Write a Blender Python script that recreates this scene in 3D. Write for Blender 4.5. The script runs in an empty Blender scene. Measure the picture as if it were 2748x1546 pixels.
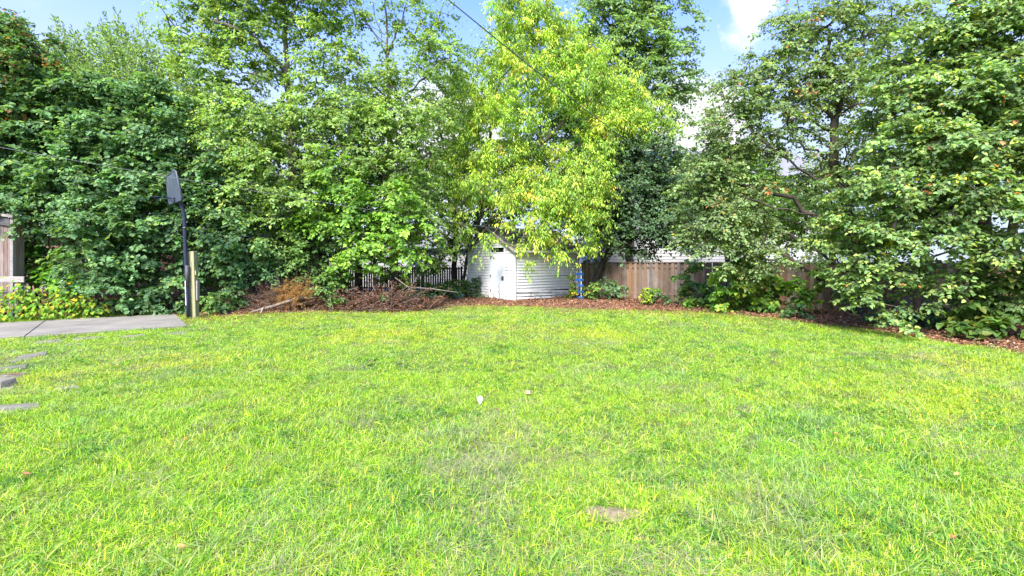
import bpy, math, random
import numpy as np
from mathutils import Matrix, Vector

S = bpy.context.scene
COL = S.collection
rng = np.random.default_rng(7)
random.seed(7)
R = math.radians

# ------------------------------------------------------------------ camera, sky, sun, exposure
H = 1.7            # eye height
F = 1298.0         # focal length in photo pixels (2748 wide)
HZ = 705.0         # horizon row
cam_d = bpy.data.cameras.new('camera'); cam = bpy.data.objects.new('camera', cam_d); COL.objects.link(cam)
cam.location = (0, 0, H); cam.rotation_euler = (R(90), 0, 0)
cam_d.sensor_width = 36; cam_d.lens = 36*F/2748
cam_d.shift_y = -(773-HZ)/2748
cam_d.clip_end = 3000
S.camera = cam

SUN_DIR = Vector((-0.25, -0.75, 0.82)).normalized()
w = bpy.data.worlds.new('World'); S.world = w; w.use_nodes = True
nt = w.node_tree; nt.nodes.clear()
def N(nt, t, **kw):
    n = nt.nodes.new(t)
    for k, v in kw.items():
        if k[0] == 'i' and k[1:].isdigit(): n.inputs[int(k[1:])].default_value = v
        else: setattr(n, k, v)
    return n
def LK(nt, a, b): nt.links.new(a, b)
out = N(nt, 'ShaderNodeOutputWorld'); bg = N(nt, 'ShaderNodeBackground')
bg.inputs[1].default_value = 0.15
sky = N(nt, 'ShaderNodeTexSky', sky_type='NISHITA', sun_disc=False)
sky.sun_elevation = math.asin(SUN_DIR.z); sky.sun_rotation = math.atan2(SUN_DIR.x, SUN_DIR.y)
sky.air_density = 1.3; sky.dust_density = 0.4; sky.ozone_density = 3.0
tc = N(nt, 'ShaderNodeTexCoord')
nrm = N(nt, 'ShaderNodeVectorMath', operation='NORMALIZE'); LK(nt, tc.outputs['Generated'], nrm.inputs[0])
sep = N(nt, 'ShaderNodeSeparateXYZ'); LK(nt, nrm.outputs[0], sep.inputs[0])
ns = N(nt, 'ShaderNodeTexNoise'); ns.inputs['Scale'].default_value = 5.5; ns.inputs['Detail'].default_value = 7; ns.inputs['Roughness'].default_value = .55
LK(nt, nrm.outputs[0], ns.inputs['Vector'])
def math_n(op, a, b=None, clamp=False, nt=nt):
    m = N(nt, 'ShaderNodeMath', operation=op); m.use_clamp = clamp
    for i, v in enumerate((a, b)):
        if v is None: continue
        if isinstance(v, (int, float)): m.inputs[i].default_value = v
        else: LK(nt, v, m.inputs[i])
    return m.outputs[0]
def mapr(v, a, b, c, d, nt=nt, smooth=True):
    m = N(nt, 'ShaderNodeMapRange'); m.interpolation_type = 'SMOOTHSTEP' if smooth else 'LINEAR'
    LK(nt, v, m.inputs[0])
    for i, x in enumerate((a, b, c, d)): m.inputs[i+1].default_value = x
    return m.outputs[0]
cloud = mapr(ns.outputs['Fac'], .60, .78, 0, .7)
ns2 = N(nt, 'ShaderNodeTexNoise'); ns2.inputs['Scale'].default_value = 9; ns2.inputs['Detail'].default_value = 6
LK(nt, nrm.outputs[0], ns2.inputs['Vector'])
for (px, py, r) in ((2000, 5, .062), (1930, 70, .028), (1850, 360, .10), (1780, 430, .13), (1180, 400, .14)):
    c = Vector(((px-1374)/F, 1, (HZ-py)/F)).normalized()
    dn = N(nt, 'ShaderNodeVectorMath', operation='DISTANCE'); LK(nt, nrm.outputs[0], dn.inputs[0]); dn.inputs[1].default_value = c
    d2 = math_n('ADD', dn.outputs['Value'], math_n('MULTIPLY', math_n('SUBTRACT', ns2.outputs['Fac'], .5), .22))
    cloud = math_n('MAXIMUM', cloud, mapr(d2, r*.55, r*1.25, 1, 0))
low = mapr(sep.outputs['Z'], .20, .52, .92, .10)
skyc = N(nt, 'ShaderNodeMix', data_type='RGBA', blend_type='MULTIPLY'); skyc.inputs[0].default_value = 1
LK(nt, sky.outputs[0], skyc.inputs[6]); skyc.inputs[7].default_value = (.42, .54, .98, 1)
haze = N(nt, 'ShaderNodeMix', data_type='RGBA'); LK(nt, low, haze.inputs[0]); LK(nt, skyc.outputs[2], haze.inputs[6]); haze.inputs[7].default_value = (1.6, 1.85, 2.35, 1)
mixc = N(nt, 'ShaderNodeMix', data_type='RGBA')
LK(nt, cloud, mixc.inputs[0]); mixc.inputs[7].default_value = (2.45, 2.5, 2.6, 1)
LK(nt, haze.outputs[2], mixc.inputs[6])
LK(nt, mixc.outputs[2], bg.inputs[0]); LK(nt, bg.outputs[0], out.inputs[0])

sd = bpy.data.lights.new('sun', 'SUN'); sun = bpy.data.objects.new('sun', sd); COL.objects.link(sun)
sd.energy = 3.5; sd.angle = R(20); sd.color = (1, .95, .87)
sun.location = (0, 0, 40); sun.rotation_euler = (-SUN_DIR).to_track_quat('-Z', 'Y').to_euler()
S.view_settings.view_transform = 'Standard'; S.view_settings.look = 'None'
S.view_settings.exposure = 1.82; S.view_settings.gamma = 1; S.view_settings.use_curve_mapping = False
S.render.engine = 'CYCLES'
S.cycles.use_denoising = True
S.cycles.max_bounces = 6; S.cycles.diffuse_bounces = 3; S.cycles.transmission_bounces = 3; S.cycles.glossy_bounces = 2

# ------------------------------------------------------------------ helpers
def G(px, py, z=0.0):                      # ground point seen at a photo pixel
    d = (H-z)*F/(py-HZ); return np.array([(px-1374)/F*d, d, z])
def W(px, py, d):                          # point at depth d
    return np.array([(px-1374)/F*d, d, H-(py-HZ)/F*d])
def vec(*a): return np.array(a, float)

def tag(o, label=None, cat=None, group=None, kind=None):
    if label: o['label'] = label
    if cat: o['category'] = cat
    if group: o['group'] = group
    if kind: o['kind'] = kind
    return o
def thing(name, label, cat, loc=(0, 0, 0), group=None):
    o = bpy.data.objects.new(name, None); o.empty_display_size = .3; COL.objects.link(o)
    o.location = tuple(loc); return tag(o, label, cat, group)

class MB:
    def __init__(s): s.v = []; s.f = []
    def add(s, vs, fs):
        k = len(s.v); s.v += [tuple(x) for x in vs]; s.f += [tuple(i+k for i in q) for q in fs]; return s
    def hexa(s, p):                        # 8 points, bottom 4 ccw then top 4
        return s.add(p, [(3,2,1,0),(4,5,6,7),(0,1,5,4),(1,2,6,5),(2,3,7,6),(3,0,4,7)])
    def box(s, x0, x1, y0, y1, z0, z1, fr=None):
        p = [(x0,y0,z0),(x1,y0,z0),(x1,y1,z0),(x0,y1,z0),(x0,y0,z1),(x1,y0,z1),(x1,y1,z1),(x0,y1,z1)]
        if fr: p = [fr(q) for q in p]
        return s.hexa(p)
    def tube(s, pts, r, n=8, cap=True, closed=False):
        pts = [Vector(p) for p in pts]; m = len(pts)
        rs = r if isinstance(r, (list, tuple, np.ndarray)) else [r]*m
        k = len(s.v); up = Vector((0, 0, 1))
        for i, p in enumerate(pts):
            if closed: t = pts[(i+1) % m]-pts[i-1]
            else: t = pts[min(i+1, m-1)]-pts[max(i-1, 0)]
            t.normalize()
            a = t.cross(up if abs(t.z) < .9 else Vector((0, 1, 0))).normalized(); b = t.cross(a)
            for j in range(n):
                an = 2*math.pi*j/n; s.v.append(tuple(p+(a*math.cos(an)+b*math.sin(an))*float(rs[i])))
        for i in range(m if closed else m-1):
            i2 = (i+1) % m
            for j in range(n):
                j2 = (j+1) % n; s.f.append((k+i*n+j, k+i*n+j2, k+i2*n+j2, k+i2*n+j))
        if cap and not closed:
            s.f.append(tuple(k+j for j in range(n))[::-1]); s.f.append(tuple(k+(m-1)*n+j for j in range(n)))
        return s
    def build(s, name, mat, parent=None, origin=(0, 0, 0), smooth=False, bevel=0):
        me = bpy.data.meshes.new(name)
        ox, oy, oz = origin
        me.from_pydata([(x-ox, y-oy, z-oz) for x, y, z in s.v], [], s.f)
        if smooth:
            me.polygons.foreach_set('use_smooth', [True]*len(me.polygons))
        me.materials.append(mat); me.update()
        o = bpy.data.objects.new(name, me); COL.objects.link(o)
        if parent is not None: o.parent = parent
        if bevel:
            b = o.modifiers.new('bevel', 'BEVEL'); b.width = bevel; b.segments = 1; b.limit_method = 'ANGLE'
        return o

def np_mesh(name, V, Fc, mat, col=None, parent=None, smooth=False):
    me = bpy.data.meshes.new(name)
    V = np.asarray(V, np.float32); Fc = np.asarray(Fc, np.int32)
    nf, k = Fc.shape
    me.vertices.add(len(V)); me.vertices.foreach_set('co', V.ravel())
    me.loops.add(nf*k); me.loops.foreach_set('vertex_index', Fc.ravel())
    me.polygons.add(nf); me.polygons.foreach_set('loop_start', np.arange(nf, dtype=np.int32)*k)
    me.polygons.foreach_set('loop_total', np.full(nf, k, np.int32))
    me.update(calc_edges=True)
    if smooth: me.polygons.foreach_set('use_smooth', np.ones(nf, bool))
    if col is not None:
        a = me.attributes.new('tint', 'FLOAT_COLOR', 'POINT')
        c = np.ones((len(V), 4), np.float32); c[:, :3] = col; a.data.foreach_set('color', c.ravel())
    me.materials.append(mat)
    o = bpy.data.objects.new(name, me); COL.objects.link(o)
    if parent is not None: o.parent = parent
    return o

_H = np.random.default_rng(3).random((256, 256))
def vnoise(x, y, s):                       # value noise 0..1
    x = np.asarray(x)/s+100.3; y = np.asarray(y)/s+77.7
    xi = np.floor(x).astype(int); yi = np.floor(y).astype(int); fx = x-xi; fy = y-yi
    fx = fx*fx*(3-2*fx); fy = fy*fy*(3-2*fy)
    h = lambda a, b: _H[a % 256, b % 256]
    return (h(xi, yi)*(1-fx)+h(xi+1, yi)*fx)*(1-fy)+(h(xi, yi+1)*(1-fx)+h(xi+1, yi+1)*fx)*fy
def fbm(x, y, s): return .5*vnoise(x, y, s)+.3*vnoise(x+9.1, y-4.2, s*.47)+.2*vnoise(x-3.3, y+8.8, s*.21)

# ------------------------------------------------------------------ materials
def new_mat(name):
    m = bpy.data.materials.new(name); m.use_nodes = True
    nt = m.node_tree; nt.nodes.clear()
    o = N(nt, 'ShaderNodeOutputMaterial'); p = N(nt, 'ShaderNodeBsdfPrincipled')
    LK(nt, p.outputs[0], o.inputs[0]); return m, nt, p, o
def noise(nt, scale, detail=5, coord='Object', stretch=None, rough=.6):
    t = N(nt, 'ShaderNodeTexCoord'); n = N(nt, 'ShaderNodeTexNoise')
    n.inputs['Scale'].default_value = scale; n.inputs['Detail'].default_value = detail; n.inputs['Roughness'].default_value = rough
    v = t.outputs[coord]
    if stretch:
        mp = N(nt, 'ShaderNodeMapping'); mp.inputs['Scale'].default_value = stretch; LK(nt, v, mp.inputs[0]); v = mp.outputs[0]
    LK(nt, v, n.inputs['Vector']); return n.outputs['Fac']
def ramp(nt, f, stops):
    r = N(nt, 'ShaderNodeValToRGB'); e = r.color_ramp.elements
    while len(e) < len(stops): e.new(.5)
    for q, (p, c) in zip(e, stops): q.position = p; q.color = (*c, 1)
    LK(nt, f, r.inputs[0]); return r.outputs[0]
def mix(nt, f, a, b, mode='MIX'):
    m = N(nt, 'ShaderNodeMix', data_type='RGBA', blend_type=mode)
    for i, v in ((0, f), (6, a), (7, b)):
        if isinstance(v, (int, float)): m.inputs[i].default_value = v
        elif isinstance(v, tuple): m.inputs[i].default_value = (*v, 1)
        else: LK(nt, v, m.inputs[i])
    return m.outputs[2]
def bump(nt, p, h, dist=.01, strength=.6):
    b = N(nt, 'ShaderNodeBump'); b.inputs['Distance'].default_value = dist; b.inputs['Strength'].default_value = strength
    LK(nt, h, b.inputs['Height']); LK(nt, b.outputs[0], p.inputs['Normal'])
def simple(name, c1, c2=None, scale=6, rough=.7, metal=0, stretch=None, bd=.004, vary=.0, dirt=None, spec=.4):
    m, nt, p, o = new_mat(name); c2 = c2 or tuple(x*.75 for x in c1)
    f = noise(nt, scale, stretch=stretch)
    c = ramp(nt, f, [(.3, c1), (.7, c2)])
    if dirt:
        f2 = noise(nt, scale*.35, 8, rough=.75); c = mix(nt, mapr(f2, .5, .72, 0, .8, nt=nt), c, dirt)
    if vary:
        oi = N(nt, 'ShaderNodeObjectInfo'); hs = N(nt, 'ShaderNodeHueSaturation')
        LK(nt, mapr(oi.outputs['Random'], 0, 1, 1-vary, 1+vary, nt=nt, smooth=False), hs.inputs['Value'])
        sat = math_n('FRACT', math_n('MULTIPLY', oi.outputs['Random'], 7.31, nt=nt), nt=nt)
        LK(nt, mapr(sat, 0, 1, 1-vary*1.2, 1+vary*.6, nt=nt, smooth=False), hs.inputs['Saturation'])
        LK(nt, c, hs.inputs['Color']); c = hs.outputs[0]
    LK(nt, c, p.inputs['Base Color'])
    p.inputs['Roughness'].default_value = rough; p.inputs['Metallic'].default_value = metal
    p.inputs['Specular IOR Level'].default_value = spec
    if bd: bump(nt, p, noise(nt, scale*3, 6, stretch=stretch), bd)
    return m

def leaf_mat(name, instancer=False, trans=.42, rough=.55, spec=.35, tcol=(1.3, 1.35, .5)):
    m, nt, p, o = new_mat(name)
    a = N(nt, 'ShaderNodeAttribute', attribute_name='tint'); c = a.outputs['Color']
    if instancer:
        b = N(nt, 'ShaderNodeAttribute', attribute_name='itint', attribute_type='INSTANCER')
        c = mix(nt, 1.0, c, b.outputs['Color'], 'MULTIPLY')
    LK(nt, c, p.inputs['Base Color']); p.inputs['Roughness'].default_value = rough
    p.inputs['Specular IOR Level'].default_value = spec
    t = N(nt, 'ShaderNodeBsdfTranslucent'); LK(nt, mix(nt, 1.0, c, tcol, 'MULTIPLY'), t.inputs[0])
    ms = N(nt, 'ShaderNodeMixShader'); ms.inputs[0].default_value = trans
    LK(nt, p.outputs[0], ms.inputs[1]); LK(nt, t.outputs[0], ms.inputs[2]); LK(nt, ms.outputs[0], o.inputs[0])
    return m
M_leaf = leaf_mat('leaf')
M_grass = leaf_mat('grass_blade', True, trans=.35, rough=.5, spec=.35)
M_litter = leaf_mat('dry_leaf', True, trans=.1, rough=.7, spec=.2, tcol=(1, .9, .7))
M_bark = simple('bark', (.085, .068, .05), (.028, .022, .017), 14, .9, stretch=(1, 1, .25), bd=.02)
M_bark_grey = simple('grey_bark', (.19, .165, .14), (.07, .058, .046), 12, .9, stretch=(1, 1, .25), bd=.02)
M_siding = simple('white_siding_paint', (.80, .80, .80), (.74, .735, .72), 3, .55, bd=.0015, vary=.05, dirt=(.58, .54, .47))
def splash(m):
    nt = m.node_tree; p = [n for n in nt.nodes if n.type == 'BSDF_PRINCIPLED'][0]; src = p.inputs['Base Color'].links[0].from_socket
    t = N(nt, 'ShaderNodeTexCoord'); sp = N(nt, 'ShaderNodeSeparateXYZ'); LK(nt, t.outputs['Object'], sp.inputs[0])
    f = math_n('MULTIPLY', mapr(sp.outputs['Z'], .05, .75, 1, 0, nt=nt), mapr(noise(nt, 5, 8, rough=.75), .42, .62, 0, 1, nt=nt), nt=nt)
    c = mix(nt, f, src, (.33, .29, .22))
    g = mapr(noise(nt, 2.2, 8, stretch=(3, 3, .5), rough=.8), .55, .75, 0, .55, nt=nt); c = mix(nt, g, c, (.40, .38, .32))
    LK(nt, c, p.inputs['Base Color'])
splash(M_siding)
M_shade_sheath = simple('shade_dark_sheathing', (.09, .09, .095), (.06, .06, .06), 4, .9)  # wall backing coloured dark to paint in the shadow lines between siding boards
M_trim = simple('white_trim_paint', (.76, .77, .79), (.7, .71, .73), 3, .5, bd=.001)
M_door = simple('door_paint', (.74, .79, .84), (.70, .75, .80), 1.5, .4, bd=.001)
splash(M_door)
M_dark = simple('painted_dark', (.012, .012, .014), (.008, .008, .008), 3, .9)
M_shingle = simple('asphalt_shingle', (.10, .095, .10), (.05, .048, .05), 30, .95, vary=.2, bd=.004)
M_metal = simple('worn_steel', (.35, .34, .33), (.2, .19, .18), 20, .35, .9)
M_rust = simple('rust', (.10, .05, .03), (.03, .02, .015), 30, .9)
M_fence = simple('fence_board_wood', (.20, .125, .075), (.125, .08, .052), 5, .8, stretch=(6, 6, .6), bd=.004, vary=.3, dirt=(.23, .2, .18))
M_fence_dark = simple('weathered_dark_wood', (.075, .058, .045), (.035, .028, .022), 6, .9, stretch=(5, 5, .6), vary=.3)
M_post = simple('post_wood', (.36, .33, .20), (.25, .25, .10), 4, .85, stretch=(5, 5, .5), bd=.006)
M_greywood = simple('weathered_grey_wood', (.36, .32, .29), (.22, .19, .17), 5, .85, stretch=(1, 6, 6), bd=.004, vary=.12)
M_redwood = simple('peeling_stained_wood', (.17, .085, .06), (.30, .25, .22), 6, .85, stretch=(7, 7, .5), bd=.005, vary=.3)
M_beam = simple('dark_beam_wood', (.11, .105, .11), (.06, .055, .06), 6, .8, stretch=(1, 6, 6))
M_pole = simple('black_pole_paint', (.016, .02, .045), (.03, .034, .06), 12, .38, bd=.0008)
M_board = simple('scuffed_backboard', (.06, .075, .115), (.11, .125, .165), 5, .35, stretch=(1, 1, .4), bd=.001)
M_boardrim = simple('backboard_frame', (.05, .06, .085), (.075, .085, .11), 10, .45)
M_tape = simple('white_tape', (.78, .78, .78), (.7, .7, .7), 8, .5, bd=0)
M_concrete = simple('weathered_concrete', (.26, .235, .195), (.16, .145, .12), 1.1, .9, bd=.006, dirt=(.075, .068, .055))
M_stone = simple('paver_stone', (.20, .18, .145), (.13, .115, .09), 9, .95, bd=.006, vary=.12, dirt=(.09, .075, .05))
M_blue = simple('blue_paint', (.015, .16, .62), (.03, .13, .42), 9, .5, vary=.12)
M_palewood = simple('bleached_pallet_wood', (.45, .42, .38), (.33, .3, .27), 8, .8)
M_cable = simple('cable_rubber', (.09, .095, .10), (.05, .05, .055), 10, .6, bd=0)
M_cable2 = simple('grey_cable', (.34, .35, .36), (.25, .25, .26), 10, .5, bd=0)
M_soil = simple('soil', (.10, .07, .05), (.055, .04, .028), 9, .95, bd=.02)
M_dryspot = simple('dry_soil', (.29, .22, .14), (.17, .13, .07), 30, .95, bd=.008)
M_paper = simple('white_scrap', (.85, .83, .84), (.78, .76, .77), 10, .6, bd=0)
M_teal = simple('teal_plastic', (.20, .40, .40), (.15, .3, .31), 6, .5)
M_stuccow = simple('pale_house_siding', (.46, .46, .45), (.38, .38, .38), 2, .7, bd=.002, vary=.03)
M_brick = simple('brick_red', (.34, .16, .12), (.25, .11, .08), 7, .9, bd=.004, vary=.2)
M_glass = simple('window_glass', (.10, .13, .16), (.07, .09, .11), 1, .08, bd=0, spec=.8)
M_roofg = simple('grey_roof', (.22, .22, .23), (.15, .15, .16), 4, .9, vary=.08)
M_asph = simple('neighbour_paving', (.42, .42, .43), (.33, .33, .34), 1, .9)
M_stem = simple('green_stem', (.12, .14, .05), (.09, .07, .035), 10, .8, bd=0)
M_deadwood = simple('dead_wood', (.25, .21, .18), (.14, .11, .09), 12, .9, stretch=(3, 3, 1), bd=.004)

# ground under the lawn: thatch
M_thatch, nt_, p_, o_ = new_mat('lawn_thatch')
f1 = noise(nt_, 1.1, 6); f2 = noise(nt_, 60, 4)
c_ = mix(nt_, f2, (.05, .09, .015), (.10, .12, .03))
c_ = mix(nt_, mapr(f1, .5, .7, 0, .5, nt=nt_), c_, (.16, .16, .06))
LK(nt_, c_, p_.inputs['Base Color']); p_.inputs['Roughness'].default_value = 1; bump(nt_, p_, f2, .03)
M_litterbase, nt_, p_, o_ = new_mat('leaf_litter_base')
f1 = noise(nt_, 26, 6, rough=.7); f2 = noise(nt_, 1.2, 4)
c_ = ramp(nt_, f1, [(.3, (.07, .03, .018)), (.5, (.2, .09, .045)), (.7, (.34, .19, .11))])
LK(nt_, c_, p_.inputs['Base Color']); p_.inputs['Roughness'].default_value = 1; bump(nt_, p_, f1, .04, 1)
M_far, nt_, p_, o_ = new_mat('far_ground')
f1 = noise(nt_, .12, 6)
LK(nt_, ramp(nt_, f1, [(.4, (.07, .12, .03)), (.6, (.11, .12, .05))]), p_.inputs['Base Color']); p_.inputs['Roughness'].default_value = 1

# ------------------------------------------------------------------ ground shapes
# lawn / leaf bed boundary, west to east
EDGE = [(-18, 14.5), (-11.5, 16.4), (-10.3, 16.3)]
for q in ((600, 846), (760, 839), (900, 831), (1020, 826), (1150, 822), (1280, 819), (1391, 818), (1500, 825), (1640, 828), (1772, 832), (1880, 836), (2043, 850), (2200, 866), (2330, 884), (2485, 911), (2609, 921), (2748, 943)):
    g = G(*q); EDGE.append((g[0], g[1]))
EDGE += [(10.8, 8.3), (13.5, 5.5), (15, 1), (16, -8)]
EX = np.array([e[0] for e in EDGE]); EY = np.array([e[1] for e in EDGE])
def edge_y(x): return np.interp(x, EX, EY)
def edge_j(x, y): return edge_y(x) + (fbm(x, y, 1.1)-.5)*1.0
def height(x, y):
    x = np.asarray(x, float); y = np.asarray(y, float)
    lawn = (fbm(x, y, 3.1)-.5)*.07
    dd = y-edge_y(x)
    bed = np.clip(dd/2.5, 0, 1)*.03 + np.clip(dd, 0, 1)*(fbm(x+5, y, 1.3)-.45)*.12
    pad = np.clip(1-np.abs(0), 0, 1)
    return np.where(dd > 0, bed, 0)+lawn*np.clip(1-np.abs(dd)/30, 0, 1)
PAD = [(-8.56, 12.75), (-10.9, 15.65), (-20.5, 8.45), (-18.16, 5.55)]
def in_poly(x, y, P):
    x = np.asarray(x); y = np.asarray(y); c = np.zeros(x.shape, bool); j = len(P)-1
    for i in range(len(P)):
        xi, yi = P[i]; xj, yj = P[j]
        c ^= ((yi > y) != (yj > y)) & (x < (xj-xi)*(y-yi)/(yj-yi+1e-12)+xi); j = i
    return c

# far ground
MB().add([(-900, -300, -.12), (900, -300, -.12), (900, 1800, -.12), (-900, 1800, -.12)], [(0, 1, 2, 3)]).build('ground', M_far)['kind'] = 'structure'
def sheet(name, xs, ys, keep, mat, dz=0.0):
    X, Y = np.meshgrid(xs, ys); Z = height(X, Y)+dz
    V = np.stack([X, Y, Z], -1).reshape(-1, 3); nx = len(xs); ny = len(ys)
    i, j = np.meshgrid(np.arange(nx-1), np.arange(ny-1)); a = (j*nx+i).ravel()
    Fq = np.stack([a, a+1, a+1+nx, a+nx], 1)
    cx = V[Fq].mean(1); k = keep(cx[:, 0], cx[:, 1]); Fq = Fq[k]
    u, inv = np.unique(Fq, return_inverse=True)
    o = np_mesh(name, V[u], inv.reshape(Fq.shape), mat, smooth=True); o['kind'] = 'structure'; return o
sheet('lawn', np.arange(-24, 24, .2), np.arange(-9, 22, .2), lambda x, y: (y < edge_y(x)+.35), M_thatch, -.006)
sheet('leaf_bed', np.arange(-26, 30, .25), np.arange(-9, 29, .25), lambda x, y: (y >= edge_y(x)-.3), M_litterbase, -.012)

# concrete pad: slab with an expansion joint
pad_edge = [Vector((p[0], p[1], 0)) for p in PAD]
def slab(name, P, z0, z1, mat, parent=None, bev=.012):
    n = len(P); m = MB()
    m.add([(x, y, z0) for x, y in P]+[(x, y, z1) for x, y in P], [tuple(range(n))[::-1], tuple(range(n, 2*n))]+[(i, (i+1) % n, n+(i+1) % n, n+i) for i in range(n)])
    return m.build(name, mat, parent, bevel=bev)
u_ = np.array([-.8, -.6]); A0 = np.array(PAD[0]); A1 = np.array(PAD[1])
for k in range(4):
    t0, t1 = k*3.05, (k+1)*3.05-.012
    P = [A0+u_*t0, A1+u_*t0, A1+u_*t1, A0+u_*t1]
    slab('concrete_pad', [tuple(p) for p in P][::-1], -.08, .052, M_concrete)['kind'] = 'structure'

# ------------------------------------------------------------------ leaves and trees
def leaf_arrays(P, A, Nn, L, Wd, hexa=False, fold=.22, curl=.18):
    """P base, A axis, Nn normal, L length, Wd width -> verts (n,k,3) and faces"""
    A = A/np.linalg.norm(A, axis=1, keepdims=True)
    Sd = np.cross(A, Nn); Sd /= np.linalg.norm(Sd, axis=1, keepdims=True)+1e-9
    Nn = np.cross(Sd, A); L = L[:, None]; Wd = Wd[:, None]
    if hexa:
        v = [P, P+A*L*.22+Sd*Wd*.5+Nn*Wd*fold, P+A*L*.62+Sd*Wd*.4+Nn*(Wd*fold*.8-L*curl*.5), P+A*L-Nn*L*curl,
             P+A*L*.62-Sd*Wd*.4+Nn*(Wd*fold*.8-L*curl*.5), P+A*L*.22-Sd*Wd*.5+Nn*Wd*fold]
        f = np.array([[0, 1, 2, 3], [0, 3, 4, 5]])
    else:
        v = [P, P+A*L*.45+Sd*Wd*.5+Nn*Wd*fold, P+A*L-Nn*L*curl, P+A*L*.45-Sd*Wd*.5+Nn*Wd*fold]
        f = np.array([[0, 1, 2], [0, 2, 3]])
    V = np.stack(v, 1); n, k = V.shape[:2]
    Fc = (f[None]+(np.arange(n)*k)[:, None, None]).reshape(-1, f.shape[1])
    return V.reshape(-1, 3), Fc, k

def pick_cols(n, pal, var=.16):
    cols = np.array([c for c, _ in pal]); wt = np.array([x for _, x in pal], float); wt /= wt.sum()
    c = cols[rng.choice(len(pal), n, p=wt)]
    b = np.exp(rng.normal(0, var, (n, 1))); return np.clip(c*b*np.exp(rng.normal(0, .05, (n, 3))), .003, .9)

def pick_cols_clump(n, ids, pal, p_same=.6, var=.16):
    cols = np.array([c for c, _ in pal]); wt = np.array([x for _, x in pal], float); wt /= wt.sum()
    ci = rng.choice(len(pal), n, p=wt)[ids]; li = rng.choice(len(pal), len(ids), p=wt)
    c = cols[np.where(rng.random(len(ids)) < p_same, ci, li)]
    return np.clip(c*np.exp(rng.normal(0, var, (len(ids), 1)))*np.exp(rng.normal(0, .05, (len(ids), 3))), .003, .9)
def unit(v): return v/(np.linalg.norm(v, axis=-1, keepdims=True)+1e-9)

def leaf_template(name, c, hexa=True):
    V, Fc, k = leaf_arrays(np.zeros((1, 3)), np.array([[1., 0, 0]]), np.array([[0, 0, 1.]]), np.array([1.]), np.array([.85]), hexa)
    me = bpy.data.meshes.new('leaf'); me.from_pydata(V.tolist(), [], Fc.tolist())
    a = me.attributes.new('tint', 'FLOAT_COLOR', 'POINT')
    a.data.foreach_set('color', np.tile([*c, 1], len(V)).astype(np.float32)); me.materials.append(M_leaf)
    return me

def emit_leaves(root, origin, P, A, Nn, L, Wd, C, hexa=False, parts=0, crown='crown', fold=.22, curl=.18):
    """crown mesh (kind stuff) plus the `parts` nearest leaves as parts"""
    P = P-origin
    if parts:
        d = np.linalg.norm(P+origin-np.array([0, 0, H]), axis=1)/L
        near = np.argsort(d)[:parts*3]; near = rng.choice(near, parts, replace=False)
        tpl = [leaf_template('leaf', C[i]) for i in near[:10]]
        for q, i in enumerate(near):
            a = unit(A[i]); s = unit(np.cross(a, Nn[i])); n = np.cross(s, a)
            o = bpy.data.objects.new('leaf', tpl[q % 10]); COL.objects.link(o); o.parent = root
            m = Matrix(((a[0]*L[i], -s[0]*Wd[i]/.85, n[0]*L[i], P[i][0]), (a[1]*L[i], -s[1]*Wd[i]/.85, n[1]*L[i], P[i][1]), (a[2]*L[i], -s[2]*Wd[i]/.85, n[2]*L[i], P[i][2]), (0, 0, 0, 1)))
            o.matrix_local = m
        keep = np.ones(len(P), bool); keep[near] = False
        P, A, Nn, L, Wd, C = (z[keep] for z in (P, A, Nn, L, Wd, C))
    V, Fc, k = leaf_arrays(P, A, Nn, L, Wd, hexa, fold, curl)
    o = np_mesh(crown, V, Fc, M_leaf, np.repeat(C, k, 0), root); o['kind'] = 'stuff'
    return o

def seg_mesh(name, P0, P1, R0, R1, n, mat, parent):
    d = unit(P1-P0); up = np.where(np.abs(d[:, 2:3]) < .9, np.array([[0, 0, 1.]]), np.array([[1., 0, 0]]))
    a = unit(np.cross(d, up)); b = np.cross(d, a); ang = np.arange(n)*2*np.pi/n
    ring = a[:, None]*np.cos(ang)[None, :, None]+b[:, None]*np.sin(ang)[None, :, None]
    V = np.concatenate([P0[:, None]-d[:, None]*R0[:, None, None]*.4+ring*R0[:, None, None], P1[:, None]+ring*R1[:, None, None]], 1)
    j = np.arange(n); f = np.stack([j, (j+1) % n, n+(j+1) % n, n+j], 1)
    Fc = (f[None]+(np.arange(len(P0))*2*n)[:, None, None]).reshape(-1, 4)
    return np_mesh(name, V.reshape(-1, 3), Fc, mat, None, parent, smooth=True)

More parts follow.
